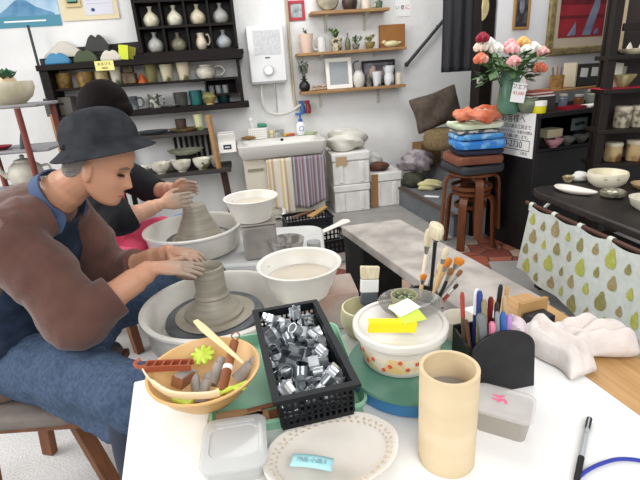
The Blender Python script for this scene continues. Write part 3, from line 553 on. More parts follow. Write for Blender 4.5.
foambox('styrofoam_box','white foam box with tan label, upper of two beside the sink',fp,a8,.35,.35,.30,.271,'label')
fp2=WB.p(.93,.25,0); foambox('styrofoam_box','short white foam box with brown tape beside the box stack',fp2,a8,.30,.32,.34,0,'tape')
# plastic bag on the boxes
def lump(name,label,c,P,rad,mats,seed,amp=.25,n=36,rz=0,flat=.0,**k):
    rnd=random.Random(seed); ph=[(rnd.uniform(1,4),rnd.uniform(1,4),rnd.uniform(1,4),rnd.uniform(0,6)) for _ in range(6)]
    m=MB(); m.ell((0,0,0),rad,n); 
    vs=[]
    for v in m.v:
        d=Vector((v[0]/rad[0],v[1]/rad[1],v[2]/rad[2])); f=1+amp*sum(math.sin(a*d.x*2+b*d.y*2+g*d.z*2+h) for a,b,g,h in ph)/6
        q=Vector(v)*f; q.z=max(q.z,-rad[2]*.8); vs.append((q.x,q.y,q.z+rad[2]*.8))
    m.v=vs; return one(m,name,label,c,mats,P,rz,**k)
lump('plastic_bag','crumpled clear plastic bag on the foam box stack','bag',(fp.x-.0,fp.y-.0,.575),(.185,.15,.11),mat('cloudy plastic','#d2d0c6',.35,bump=.5,bscale=14),4,.3,rz=a8)
lump('clay_lump','brown lumpy pottery piece in a bag on the taped foam box','pottery',(fp2.x-.03,fp2.y-.05,.345),(.10,.08,.045),mat('brown clay','#6b4334',.7,var='#4a2d22',scale=9),6,.2,rz=a8)
lump('plastic_bag','small white plastic bag behind the brown clay piece','bag',(fp2.x-.05,fp2.y+.09,.345),(.07,.06,.08),mat('white bag','#cfcfcb',.4,bump=.4,bscale=20),9,.3,rz=a8)
# things by the stairs
cu=mat('brown canvas','#4e433b',.9,var='#5c5047',scale=30,bump=.15,bscale=200)
P=aty(437,124,4.35)
def pillow(name,label,c,P,w,d,h,mats,rot,seed=1,creases=.02,rzl=0):
    m=MB(); rnd=random.Random(seed); a,b=rnd.uniform(0,6),rnd.uniform(0,6)
    def fn(sg):
        def f(u,v):
            x=2*u-1;y=2*v-1; e=max(0,(1-x**4)*(1-y**4)); t=e**.5
            k=1-.06*(1-t)*math.cos(3*x*y)
            return Vector((x*w/2*k*(1-.05*y*y),y*d/2*k*(1-.05*x*x),sg*(h/2*t+creases*t*math.sin(5*x+a)*math.sin(4*y+b))))
        return f
    m.sheet(fn(1),20,16); m.sheet(lambda u,v:fn(-1)(1-u,v),20,16)
    return one(m,name,label,c,mats,P,rot=rot)
straw=mat('woven straw','#8d7a58',.9,var='#6d5b3e',scale=40,stretch=(1,1,4),bump=.4,bscale=80)
Pb=aty(436,142,4.30); m=MB(); m.lathe([(0,0),(.17,0),(.2,.02),(.215,.06),(.215,.12),(.2,.165),(.15,.18),(0,.182)],n=32,sy=.8); one(m,'straw_pouffe','round woven straw cushion on the stairs','cushion',straw,(1.235,4.29,.5405),.1)
pillow('brown_pillow','large brown canvas pillow leaning on the straw cushion','pillow',(1.17,4.42,.885),.46,.32,.17,cu,(math.radians(78),math.radians(-14),math.radians(10)),3)
m=MB(); m.bb((-.11,-.10,0),(.11,.10,.19)); one(m,'cardboard_box','plain brown cardboard box beside the straw cushion','box',mat('kraft card','#8a6a42',.8,var='#7d5f3a',scale=4),(1.13,4.62,.362),math.radians(12),bev=.003)
lump('cloth_bundle','heap of grey and lilac patterned cloth on the lowest steps','cloth',(.985,4.40,.33),(.16,.12,.10),mat('lilac print cloth','#7d7682',.9,var='#a39b9d',scale=18,lo=.42,hi=.55),12,.35,n=48)
lump('dark_bag','dark green cloth bag slumped under the lilac cloth','bag',(.945,4.36,.181),(.11,.10,.08),mat('dark green cloth','#37382f',.9,var='#4a4a3c',scale=14),15,.15,n=36)
lump('yellow_cloth','pale yellow cloth draped over the step edge','cloth',(1.07,4.20,.183),(.12,.06,.05),mat('pale yellow cloth','#c4bd86',.9,var='#d5cfa8',scale=9),18,.3)
m=MB(); m.box((0,0,.002),(.13,.05,.003)); one(m,'white_slip','white slip of paper lying on the bottom step','paper',PAPER,(1.02,3.95,.181),math.radians(-30))
# plants and oddments on the steps behind the pillow
o=thing('black_bin','black bin on the stairs holding a grey crinkled bag','bin',(1.66,4.42,.541),0); m=MB(); m.lathe(prof([(0,0),(.85,0),(.9,.05),(1,.95),(1,1),(.95,1),(.9,.9),(.8,.06),(0,.05)],.26,.46)); m.build('body',mat('black glass','#0d0d10',.15),o)
lump('grey_bag','grey crinkled bag on the black bin under the curtain','bag',(1.66,4.42,1.002),(.15,.12,.09),mat('grey crinkle','#8d8d8c',.7,bump=.5,bscale=16),21,.25)
o=thing('toy_bird','bright yellow bird ornament peeking over the stool cushions','ornament',(1.37,3.72,.545),math.radians(-20))
m=MB(); m.ell((0,0,.26),(.032,.04,.055),R=Ry(.4)); m.ell((.03,0,.325),(.028,.028,.026)); m.tube([(0,0,0),(0,0,.25)],.012,8); m.build('body',mat('toy yellow','#d5c81f',.5),o,remesh=.004); m=MB(); m.lathe([(0,0),(.01,0),(0,.025)],n=8); q=m.build('beak',mat('toy orange','#c98a2a',.5),o); q.matrix_local=T(.056,0,.325)@Ry(PI/2)
m=MB(); m.tube(cat([(0,0,0),(-.01,0,.15),(.015,0,.28)],5),[.035,.04,.03],10); one(m,'dried_gourd','tall cream dried gourd standing on the stairs by the post','gourd',mat('dried cream','#c2b48a',.8,var='#8f8258',scale=12),(1.40,3.86,.542),0)
P=aty(484,12,WR.p(-.06,.03,0).y); m=MB(); m.X=UPRIGHT; m.prism([(0.03*math.cos(a)+.01*math.cos(2*a),.085*math.sin(a)) for a in [k*PI/9-PI/2 for k in range(10)]]+[(-.012,.05),(-.016,0),(-.012,-.05)],-.006,.006); one(m,'crescent_plaque','pale crescent moon plaque on the dark door post','plaque',mat('moon cream','#c8b98a',.6,var='#a89a70',scale=12),WR.p(WR.s_at(484,.008,1.63),.008,1.625),WR.ang,bev=.004)
o=thing('switch_plate','small white switch plate on the dark door post','switch',WR.p(WR.s_at(480,.005,1.18),.001,1.165),WR.ang); m=MB(); m.bb((-.022,-.006,-.022),(.022,0,.022)); m.build('plate',WHITEP,o,bev=.002); m=MB(); m.bb((-.008,-.010,-.010),(.008,-.0065,.010)); m.build('rocker',mat('grey switch','#9a9a9a',.4),o)
# stacked bentwood stools
bent=mat('bent beech, brown varnish','#6f3f25',.4,var='#5b321a',scale=7,stretch=(6,6,1))
def stool(label,zb,R,rz,hh=.44):
    o=thing('bentwood_stool',label,'stool',(1.12,3.23,zb),rz)
    m=MB(); m.lathe([(0,hh),(R-.02,hh),(R,hh-.008),(R,hh-.022),(R-.01,hh-.028),(0,hh-.028)],n=36); m.build('seat',bent,o)
    m=MB(); m.lathe([(R-.035,hh-.10),(R-.02,hh-.10),(R-.02,hh-.125),(R-.035,hh-.125),(R-.035,hh-.10)],n=32); m.build('ring_stretcher',bent,o)
    for k in range(4):
        a=PI/4+k*PI/2; d=Vector((math.cos(a),math.sin(a),0)); pts=cat([d*(R-.09)+Vector((0,0,hh-.041)),d*(R-.01)+Vector((0,0,hh-.041)),d*(R+.022)+Vector((0,0,hh-.075)),d*(R+.03)+Vector((0,0,hh-.2)),d*(R+.045)],6)
        m=MB(); W=.055; side=Vector((-d.y,d.x,0)); rings=[]
        for p,a_,b_,t in frames(pts):
            n_=t.cross(side).normalized(); rings.append([p+side*W/2+n_*.009,p-side*W/2+n_*.009,p-side*W/2-n_*.009,p+side*W/2-n_*.009])
        m.loft(rings)
        for i in range(len(m.sm)): m.sm[i]=False
        m.build('leg',bent,o)
    return o
stool('brown bentwood stool standing on the paving, bottom of the stack',0.0045,.135,.15,.42); stool('brown bentwood stool nested on top of the stack',.115,.165,.75,.45)
sz=.5655
SC=(1.115,3.23)
def slab(name,label,c,z,w,d,h,mats,rz,seed=0,P=None,amp=.004):
    rnd=random.Random(seed); ph=rnd.uniform(0,6); rings=[]
    for t,k in ((0,.93),(.15,1),(.5,1.02),(.85,1),(1,.93)):
        r=[]
        for x,y in rrect(w*k,d*k,.04,7): r.append(Vector((x,y,h*t+(amp*math.sin(9*x/w*3+ph)+amp*math.sin(8*y/d*2+ph))*(t>0))))
        rings.append(r)
    m=MB(); m.loft(rings); q=P or SC; return one(m,name,label,c,mats,(q[0],q[1],z),rz,bev=0)
slab('seat_cushion','dark grey seat cushion lying on the stacked stools','cushion',sz+.001,.33,.32,.055,mat('charcoal felt','#35363a',.9),.3,1)
slab('seat_cushion','russet brown seat cushion above the dark grey one','cushion',sz+.064,.33,.31,.06,mat('russet cloth','#6d4030',.9,var='#7d4d3b',scale=10),.1,2)
slab('folded_cloth','folded navy cloth on the russet cushion','cloth',sz+.132,.31,.27,.03,mat('navy cloth','#23273a',.9),.0,3,amp=.002,P=(1.135,3.22))
slab('folded_cloth','folded bright blue batik cloth in the cushion pile','cloth',sz+.168,.33,.28,.055,mat('blue batik','#2f78c4',.85,var='#78aede',scale=12,lo=.5,hi=.62),-.05,4,amp=.003,P=(1.135,3.22))
slab('folded_cloth','folded sky blue batik cloth above the bright blue one','cloth',sz+.232,.31,.26,.035,mat('sky batik','#4a95d2',.85,var='#9fc6e4',scale=14,lo=.5,hi=.6),.06,5,amp=.003,P=(1.125,3.22))
slab('folded_cloth','folded black and white print cloth in the cushion pile','cloth',sz+.275,.29,.25,.02,mat('print cloth','#b9b6b2',.9,var='#4d4f58',scale=26,lo=.5,hi=.56),.02,6,amp=.002,P=(1.115,3.22))
slab('folded_cloth','folded pale green towel under the orange towel','cloth',sz+.302,.32,.26,.035,mat('pale green towel','#bcd0ac',.95,var='#dbe0d0',scale=10),.05,7,amp=.004,P=(1.115,3.22))
# orange towel: rumpled ring
m=MB(); rnd=random.Random(5)
def ring_t(u,v):
    a=2*PI*u; b=2*PI*v; R=.105*(1+.12*math.sin(3*a+1)); r=.034*(1+.25*math.sin(5*a+2*b)); return Vector(((R+r*math.cos(b))*math.cos(a)*1.2,(R+r*math.cos(b))*math.sin(a)*.85,.036+r*1.0*math.sin(b)+.012*math.sin(2*a+1)+.012))
m.sheet(ring_t,56,12); m.mi=1
for x in (-.05,.0,.045):
    m.tube(cat([(x-.03,-.08,.045),(x-.01,-.02,.06),(x+.02,.05,.05)],6),[.016,.02,.018],8,.6)
one(m,'orange_towel','twisted orange and white towel on top of the cushion pile','towel',[mat('orange towel','#c9603f',.95,var='#d98a6d',scale=16),mat('white orange towel','#d8c5bb',.95)],(1.125,3.16,sz+.342),.3).scale=(1.05,1.05,1.1)
# bench slab of scrubbed grey wood
bench=mat('clay smeared board','#98918b',.8,var='#bcb5ae',scale=7,bump=.15,bscale=40,detail=9)
slate=mat('black chalky slate','#17191a',.7,var='#3f4243',scale=5,lo=.55,hi=.85)
o=thing('workbench','low clay-smeared grey bench between the wheel and the stools','bench',(0,0,0),0)
A=atz(341,226,.45);B=atz(400,219,.45);D=atz(552,302,.45);Dn=(D-B).normalized(); B2=B+Dn*1.14; A2=A+Dn*1.14+Vector((.03,0,0))
m=MB(); m.prism([(A.x,A.y),(A2.x,A2.y),(B2.x,B2.y),(B.x,B.y)],.40,.45); m.build('top_slab',bench,o,bev=.006)
side=(B-A).normalized()
for off in (.03,1.06):
    a=A+Dn*off+side*.02; b=B+Dn*off-side*.02; e=Dn*.03
    m=MB(); m.prism([(a.x,a.y),(a.x+e.x,a.y+e.y),(b.x+e.x,b.y+e.y),(b.x,b.y)],.0045,.3995); m.build('leg_panel',slate,o)
a=A+Dn*.03+side*.005; m=MB(); e=Dn*.22; f=side*.02; m.prism([(a.x,a.y),(a.x+e.x,a.y+e.y),(a.x+e.x+f.x,a.y+e.y+f.y),(a.x+f.x,a.y+f.y)],.0045,.3995) 
m.build('side_panel',slate,o)
# dark bundle by the bench
o=thing('tool_bag','dark blue bundle with two round black caps beside the bench','bag',(.74,2.98,.0045),.5)
q=lump('cloth_body','x','x',(0,0,0),(.14,.10,.085),mat('dark blue cloth','#2e3442',.8),31,.2); 
for k in ('label','category'): del q[k]
q.parent=o
for x,y in ((-.04,-.03),(.05,.02)): m=MB(); m.lathe([(0,.03),(.035,.03),(.04,.02),(.04,0),(0,0)],n=18); c_=m.build('round_cap',BLACKP,o); c_.matrix_local=T(x,y-.02,.15)@Rx(.9)
m=MB(); m.tube(cat([(-.04,-.03,.13),(0,-.02,.19),(.05,.02,.14)],5),.006,6); m.build('strap',BLACKP,o)
# ---- crates of tools on the floor
def crate(name,label,c,P,rz,w,d,h,mats,hole=.018,zb=0):
    o=thing(name,label,c,(P[0],P[1],zb),rz); m=MB(); m.bb((-w/2,-d/2,0),(w/2,d/2,.006)); m.build('base_plate',mats,o)
    for k,(L,M_) in enumerate(((w,T(0,-d/2,0)),(w,T(0,d/2,0)),(d,T(-w/2,0,0)@Rz(PI/2)),(d,T(w/2,0,0)@Rz(PI/2)))):
        m=MB(); m.X=M_; th=.004; m.bb((-L/2,-th/2,.006),(L/2,th/2,h*.16)); m.bb((-L/2,-th/2,h*.82),(L/2,th/2,h)); n=max(3,int(L/hole)); st_=L/n
        for i in range(n+1): x=-L/2+i*st_; m.bb((max(-L/2,x-st_*.2),-th/2,h*.16),(min(L/2,x+st_*.2),th/2,h*.82))
        r=max(1,int(h*.66/hole))
        for j in range(1,r): z=h*.16+(h*.66)*j/r; m.bb((-L/2,-th/2,z-hole*.16),(L/2,th/2,z+hole*.16))
        m.build('lattice_side',mats,o)
    m=MB(); t=.012
    m.bb((-w/2-t,-d/2-t,h),(w/2+t,-d/2+.001,h+.006)); m.bb((-w/2-t,d/2-.001,h),(w/2+t,d/2+t,h+.006)); m.bb((-w/2-t,-d/2+.001,h),(-w/2+.001,d/2-.001,h+.006)); m.bb((w/2-.001,-d/2+.001,h),(w/2+t,d/2-.001,h+.006)); m.build('rim',mats,o)
    return o
BK=mat('black lattice plastic','#0e1218',.4)
crate('plastic_crate','black lattice crate on the floor before the sink','crate',(-.10,3.86),math.radians(14),.40,.24,.11,BK,.03)
m=MB(); m.bb((-.17,-.12,0),(.17,.12,.08)); one(m,'white_tub','plain white foam tub under the crate beside the bench','box',foam,(.0,3.12,.0005),math.radians(18),bev=.01)
crate('plastic_crate','black lattice crate of boards beside the bench end','crate',(.0,3.12),math.radians(18),.38,.26,.10,BK,.03,zb=.082)
lump('clay_bowl','red brown clay piece in the crate beside the bench','clay',(-.09,3.16,.091),(.07,.06,.08),mat('red clay','#8a4a36',.8),33,.1)
m=MB(); m.prism([(-.2,-.02),(.1,-.03),(.2,-.045),(.22,0),(.2,.045),(.1,.03),(-.2,.02)],0,.008); one(m,'white_spatula','long white spatula lying across the crate beside the bench','spatula',mat('chalk white wood','#e3e0d8',.7),(.05,3.17,.205),.7,rot=(0,-.12,.62),bev=.002)
m=MB(); m.prism([(-.12,-.03),(.12,-.02),(.12,.02),(-.12,.03)],0,.012); one(m,'wood_board','short tan board lying in the crate before the sink','board',mat('tan board','#b08a58',.7),(.0,3.90,.125),.9,rot=(.1,-.1,.9))
m=MB(); m.prism([(-.10,-.02),(.10,-.015),(.10,.015),(-.10,.02)],0,.01); one(m,'wood_board','brown stick lying across the crate before the sink','stick',mat('brown stick','#6d4f35',.7),(-.14,3.86,.125),.5,rot=(0,-.1,.5))
o=thing('rabbit_figure','little white rabbit figure on the floor before the sink','figurine',(-.26,4.0,0),.4); m=MB(); m.ell((0,0,.045),(.07,.045,.045)); m.ell((-.055,0,.085),(.032,.03,.03)); m.ell((-.05,.015,.13),(.01,.008,.03)); m.ell((-.045,-.018,.13),(.01,.008,.03)); m.ell((.07,0,.055),(.018,.018,.018)); m.build('body',PAPER,o,remesh=.005)
# ============================================================ THE WHEELS
wb=mat('wheel enamel white','#cfd0cf',.35,var='#c3c4c3',scale=5)
pan=mat('splash pan white','#e4e3de',.35,var='#d0ccc2',scale=6)
wheelm=mat('dark wheel head','#4d5358',.35,.5,var='#6d7276',scale=9)
clay=mat('wet grey clay','#8d877a',.35,var='#a29b8d',scale=6,stretch=(1,1,14),bump=.15,bscale=30)
slip=mat('clay slip','#a39c8d',.3,var='#8e8778',scale=12)
def wheel(label,x,y,hx,body,panr,px=0,py=0):
    o=thing('potters_wheel',label,'potter wheel',(x,y,0),hx)
    x0,x1,y0,y1=body
    m=MB(); r=.10; pts=[(px_+(x0+x1)/2,py_+(y0+y1)/2) for px_,py_ in rrect(x1-x0,y1-y0,r,8)]; m.prism(pts,.44,.50); m.build('table_top',wb,o,bev=.012)
    m=MB(); pts=[(px_*.86+(x0+x1)/2,py_*.86+(y0+y1)/2) for px_,py_ in rrect(x1-x0,y1-y0,r,8)]; m.prism(pts,.08,.439); m.build('body',wb,o)
    for a,b in ((x0+.1,y0+.1),(x1-.1,y0+.1),(x0+.1,y1-.1),(x1-.1,y1-.1)): m=MB(); m.tube([(a,b,.0),(a,b,.079)],.03,10); m.build('foot',BLACKP,o)
    m=MB(); R=panr; m.lathe([(0,.505),(R-.06,.505),(R-.015,.515),(R,.535),(R+.005,.615),(R+.018,.622),(R+.018,.63),(R+.002,.632),(R-.006,.62),(R-.012,.55),(R-.03,.53),(R-.09,.523),(.08,.523),(.05,.53)],(px,py,0),64); m.build('splash_pan',pan,o)
    m=MB(); m.lathe([(0,.535),(.04,.535),(.04,.553),(.160,.553),(.165,.56),(.16,.57),(.0,.5702)],n=48); m.build('wheel_head',wheelm,o)
    m=MB(); m.lathe([(.0,.5704),(.128,.5706),(.132,.573),(.10,.5765),(0,.577)],n=40,wob=lambda a,z:1+.02*math.sin(3*a)); m.build('clay_smear',slip,o)
    return o
wheel('white potter wheel nearest the worktable, with a narrow clay pot','x' and -.37,1.375,0,(-.36,.46,-.30,.29),.262,.02,-.015) if False else None
W1=wheel('white potter wheel before the seated person in the hat',-.37,1.375,0,(-.17,.46,-.20,.24),.225,.02,-.03)
W2=wheel('white potter wheel before the person in the pink apron',-.60,2.17,0,(-.15,.62,-.22,.28),.222,-.022,.0)
m=MB(); m.lathe([(0,.0),(.098,0),(.098,.008),(.078,.022),(.06,.045),(.052,.06),(.058,.066),(.052,.072),(.05,.085),(.0495,.125),(.051,.165),(.047,.167),(.044,.16),(.043,.12),(0,.11)],n=48); one(m,'clay_pot','narrow wet clay pot turning under the hands of the hatted person','clay pot',clay,(-.37,1.375,.5775))
m=MB(); m.lathe([(0,0),(.112,0),(.108,.012),(.096,.04),(.082,.07),(.068,.10),(.058,.13),(.055,.15),(.048,.16),(.03,.163),(0,.16)],n=48); one(m,'clay_cone','broad wet cone of clay between the hands of the person in pink','clay',clay,(-.60,2.17,.5775))
# basins, tin, block
o=thing('tin_can','square grey clay-stained tin on the rear wheel table','tin',(-.285,2.06,.5005),.15); m=MB(); m.bb((-.078,-.075,0),(.078,.075,.165)); m.build('body',mat('stained tin','#8b8781',.6,.2,var='#a9a49c',scale=9,bump=.2),o,bev=.012); m=MB(); m.bb((-.082,-.079,.166),(.082,.079,.176)); m.build('lid',mat('tin lid','#9a958d',.5,.3),o,bev=.004)
basm=mat('milky basin plastic','#e9e7e1',.3,var='#d9d5ca',scale=5)
def basin(label,loc,R,h,lv,water):
    o=thing('plastic_basin',label,'basin',loc); m=MB(); b=R*.62
    m.lathe([(0,0),(b,0),(b+.008,.004),(b+.01,.012),(R*.84,h*.45),(R*.95,h*.88),(R*1.02,h*.955),(R*1.03,h*.985),(R,h),(R*.93,h*.97),(R*.81,h*.45),(b*.98,.02),(0,.014)],n=56); m.build('bowl',basm,o)
    r=R*(.81+.12*(lv/h-.45)/.5) if lv>h*.45 else b+(R*.81-b)*lv/(h*.45)
    m=MB(); m.lathe([(0,lv+.001),(r*.97,lv),(0,lv-.004)],n=48); m.build('muddy_water',water,o)
    for k,(a,f,w) in enumerate(((1.9,.8,.022),(2.7,.7,.012),(1.3,.85,.014))):
        z=h*f; rr=R*(.81+.14*(f-.45)/.43)-.001; m=MB(); m.ell((rr*math.cos(a),rr*math.sin(a),z),(w,.0025,.007),10,Rz(a-PI/2)); m.build('clay_splash',mat('pale slip','#bdb3a2',.5,var='#d6d0c4',scale=30),o)
    return o
water=mat('muddy water','#d0c6b6',.15,var='#c3b8a6',scale=5)
basin('white basin of cloudy water on the square tin',(-.305,2.06,.677),.122,.112,.075,water)
m=MB(); m.bb((-.095,-.075,0),(.095,.075,.134)); one(m,'brick_block','grey block with a brick red top under the front basin','block',mat('brick and clay','#a58675',.8,var='#b8afa6',scale=6,bump=.2),(.012,1.40,.5005),.1,bev=.006)
basin('white basin of cloudy water on the brick block beside the front wheel',(-.072,1.352,.635),.132,.11,.058,water)
m=MB(); m.lathe(prof([(0,0),(.6,0),(.8,.4),(1,1),(.96,1),(.76,.4),(0,.06)],.16,.10),n=32); one(m,'glass_bowl','clay-spattered clear bowl behind the front basin','bowl',mat('spattered clear plastic','#c9c7c3',.2,var='#8f897f',scale=20,lo=.45,hi=.6,trans=.4),(-.15,1.965,.5005)) 
m=MB(); m.lathe([(0,0),(.03,0),(.032,.07),(.028,.07),(0,.01)],n=20); one(m,'glass_cup','small cloudy cup beside the spattered bowl','cup',mat('cloudy glass','#c6c8c8',.15,trans=.4),(-.03,1.99,.5005))
m=MB(); m.prism([(-.16,-.05),(-.05,-.08),(.1,-.06),(.17,0),(.1,.06),(-.05,.08),(-.16,.05)],0,.012); one(m,'white_paddle','white paddle leaning between the tin and the crates','paddle',mat('chalk white wood','#e3e0d8'),(-.165,2.62,.0),0,rot=(0,-1.15,-.7)) if False else None
for k,(dx,hx,lab) in enumerate(((0,'#8a9a3a','olive'),(.05,'#2a2c30','black'))):
    o=thing('small_bottle',f'{lab} little bottle behind the rear wheel by the basin','bottle',(-.46+dx*1.4,2.41+.01*k,.5005)); m=MB(); m.lathe([(0,0),(.022,0),(.022,.09),(.01,.11),(.01,.135),(0,.135)],n=16); m.build('bottle',mat('little bottle '+lab,hx,.3),o); m=MB(); m.lathe([(0,.1355),(.013,.1355),(.013,.16),(0,.16)],n=12); m.build('cap',mat('navy cap','#2c3350',.4),o)
# ============================================================ THE RIGHT SIDE: SHOP COUNTER
def R_(s,o,z): return WR.p(s,o,z)
ra=WR.ang
o=thing('display_counter','black display counter along the right wall','counter',R_(0,0,0),ra)
x0,x1,d,ht=.0,1.55,.45,.955
def bx(nm,a,b,mt=BLACKWOOD,bev=.003): m=MB(); m.bb(a,b); return m.build(nm,mt,o,bev=bev)
bx('side_panel',(x0,-d,0),(x0+.03,-.01,ht-.03)); bx('side_panel',(x1-.03,-d,0),(x1,-.01,ht-.03)); bx('counter_top',(x0,-d-.02,ht-.03),(x1+.02,-.005,ht)); bx('back_panel',(x0+.03,-.03,.72),(x1-.03,-.01,ht-.03)); bx('shelf_board',(x0+.03,-d+.01,.70),(x1-.03,-.03,.72)); bx('front_panel',(x0+.03,-d,0),(x1-.03,-d+.02,.699)); bx('upright',(x0+.80,-d+.02,.72),(x0+.82,-.03,ht-.03))
def RI(px,off,z,mb,*a,**k): return item(WR,px,off,z,mb,*a,**k)
# sign on its left end
E=R_(x0-.002,.235,0)
o=thing('customer_notice','white customer notice in Japanese taped on the counter end','notice',(E.x,E.y,.825),ra-PI/2)
m=MB(); m.bb((-.20,-.003,-.16),(.20,0,.13)); m.build('sheet',PAPER,o)
for s_,z,sz_ in (('お客様へ',.085,.058),('ご用の方は奥の工房まで',.035,.031),('お声をかけて下さい。作業中の際は',.0,.023),('お電話をお願い致します。',-.03,.028),('00-2730',-.083,.062),('工房主',-.137,.024)):
    text('lettering',s_,sz_,INK,o,T(.12 if s_=='工房主' else 0,-.0035,z)@UPRIGHT)
m=MB()
for a,b in (((-.16,-.004,-.118),(.17,-.0032,-.114)),((-.16,-.004,-.052),(.17,-.0032,-.048)),((-.16,-.004,-.118),(-.156,-.0032,-.048)),((.166,-.004,-.118),(.17,-.0032,-.048))): m.bb(a,b)
m.build('number_box',INK,o)
# vase of flowers
CT=ht+.0005
o=thing('flower_vase','tall green glass vase of pink and white roses on the counter','flowers',R_(WR.s_at(508,.27,1.0),.27,CT),ra)
m=MB(); m.lathe([(0,0),(.066,0),(.070,.01),(.072,.05),(.062,.14),(.058,.23),(.062,.27),(.056,.27),(.052,.23),(.056,.12),(.06,.03),(0,.02)],n=32); m.build('vase',mat('sea green glass','#6f9a83',.15,var='#4d7a66',scale=7,trans=.3),o)
m=MB(); m.lathe([(0,-.0),(.075,.0),(.075,.0001)],n=8) if False else None
rnd=random.Random(21)
stem=mat('flower stems','#3f5f34',.6); 
flw=[(-.20,.05,.40,'#e9dccb','ivory'),(-.235,.0,.33,'#d9775a','salmon'),(-.10,.03,.385,'#f0ece4','white'),(-.01,-.01,.375,'#e6a3a3','pink'),(.01,.03,.40,'#e48f98','pink'),(.09,.0,.36,'#f2eee6','white'),(.10,.05,.41,'#e7b56a','apricot'),(.155,.03,.375,'#f0ebe2','white'),(.19,.0,.345,'#e7b0a8','pale pink'),(-.05,-.08,.30,'#e9a6a2','pink'),(.125,-.08,.25,'#df8a62','salmon'),(-.215,.02,.45,'#8d1f33','crimson'),(-.14,.06,.42,'#f0ece4','white')]
for k,(x,y,z,h,nm) in enumerate(flw):
    x*=1.25 if x>0 else 1.0; z+=.02
    m=MB(); m.tube(cat([(x*.12,y*.15,.10),(x*.45,y*.5,.24),(x,y,z-.02)],4),.0035,6); st_=m.build('stem',stem,o)
    m=MB(); R=.048 if k!=11 else .044
    for L in range(3):
        for j in range(6):
            a=j*PI/3+L*.5; rr=R*(.25+.3*L); m.ell((x+rr*math.cos(a)*.75,y+rr*math.sin(a)*.75,z+.014-.010*L),(R*.45,R*.28,R*.5),8,Rz(a)@Ry(.35*L-.1))
    m.ell((x,y,z+.008),(R*.4,R*.4,R*.5),8); m.build('rose_head',mat('petal '+nm,h,.6,var='#ffffff' if nm!='crimson' else '#b03048',scale=9,lo=.5,hi=1),st_)
m=MB()
for k in range(120):
    a=rnd.uniform(0,2*PI); rr=rnd.uniform(.03,.21); z=rnd.uniform(.22,.36)-.25*max(0,rr-.1); p=Vector((rr*math.cos(a),rr*math.sin(a)*.7,z)); dd=Vector((math.cos(a)+rnd.uniform(-.5,.5),math.sin(a)*.8,rnd.uniform(-.5,.6))).normalized(); wv=dd.cross(Vector((rnd.uniform(-.4,.4),rnd.uniform(-.4,.4),1))).normalized(); L=rnd.uniform(.06,.105)
    m.add([p,p+dd*L*.45+wv*L*.33,p+dd*L,p+dd*L*.45-wv*L*.33],[(0,1,2,3)])
m.build('leaves',mat('rose leaves','#3c5a34',.5,var='#597b48',scale=14),o)
o=thing('price_card','handwritten white price card propped against a glass bowl','price card',R_(WR.s_at(518,.37,1.10),.375,1.085),ra-.35)
m=MB(); K=Ry(.18)@Rx(-.12); m.X=K; m.bb((-.045,-.002,-.055),(.045,0,.065)); m.build('card',PAPER,o)
text('lettering','フエア',.032,INK,o,K@T(0,-.0025,.038)@UPRIGHT); text('lettering','¥2,000',.026,REDINK,o,K@T(0,-.0025,-.0)@UPRIGHT)
gl=mat('green tinted glass','#a9b49c',.1,var='#7d8a70',scale=12,trans=.5)
m=MB(); m.lathe(prof([(0,0),(.5,0),(.8,.25),(1,.6),(.85,.85),(.95,1),(.88,1),(.78,.83),(.9,.6),(.7,.3),(0,.1)],.13,.095),n=32); RI(527,.36,CT,m,'glass_bowl','round green glass bowl behind the price card','bowl',gl)
o=thing('paste_pot','yellow pot with a white lid at the counter edge','jar',R_(WR.s_at(539,.42,CT),.42,CT),ra); m=MB(); m.lathe([(0,0),(.038,0),(.04,.004),(.04,.045),(0,.045)],n=28); m.build('pot',mat('paste yellow','#d8cf1e',.4),o); m=MB(); m.lathe([(0,.0455),(.042,.0455),(.042,.072),(.038,.076),(0,.076)],n=28); m.build('lid',WHITEP,o)
m=MB(); m.bb((-.05,-.03,0),(.05,.03,.12)); RI(505,.13,CT,m,'tan_block','tan wooden block behind the flower vase','block',mat('tan block','#b8996a',.6),bev=.004)
# raised rack on the counter
o=thing('desk_organizer','low wooden desk shelf standing on the black counter','shelf',R_(0,0,CT),ra)
sx0=WR.s_at(545,.2,1.07); sx1=sx0+.62
m=MB(); m.bb((sx0,-.26,.10),(sx1,-.03,.115)); m.build('top_board',mat('tan plywood','#a47c52',.6,var='#8f6843',scale=5),o,bev=.002)
for x in (sx0+.01,sx1-.03): m=MB(); m.bb((x,-.25,0),(x+.02,-.04,.0995)); m.build('side_panel',DKWOOD,o)
Z9=CT+.1155
o=thing('pencil_cup','woven wicker pencil cup full of pencils on the desk shelf','pencil cup',R_(WR.s_at(556,.16,Z9),.16,Z9),ra); m=MB(); m.lathe([(0,0),(.045,0),(.047,.09),(.042,.09),(.04,.01),(0,.01)],n=28); m.build('cup',mat('wicker','#a9824a',.8,var='#7d5c30',scale=40,bump=.4),o)
for k,h in enumerate(('#7a2f2a','#c9b48a','#5a4a3a','#a5663a','#8d8d8d')): a=k*1.25; m=MB(); m.tube([(.018*math.cos(a),.018*math.sin(a),.02),(.034*math.cos(a),.034*math.sin(a),.145+.01*(k%2))],.004,6); m.build('pencil',mat('pencil %d'%k,h,.5),o)
o=thing('black_file_box','black file box with two white notes stuck on the front','box',R_(WR.s_at(580,.14,Z9),.14,Z9),ra); m=MB(); m.bb((-.10,-.06,0),(.10,.06,.15)); m.build('body',BLACKP,o,bev=.004)
for x,r_ in ((-.045,.08),(.055,.05)): m=MB(); m.X=T(x,-.0625,.095)@Ry(r_); m.bb((-.033,-.001,-.03),(.033,.0005,.03)); m.build('white_note',PAPER,o)
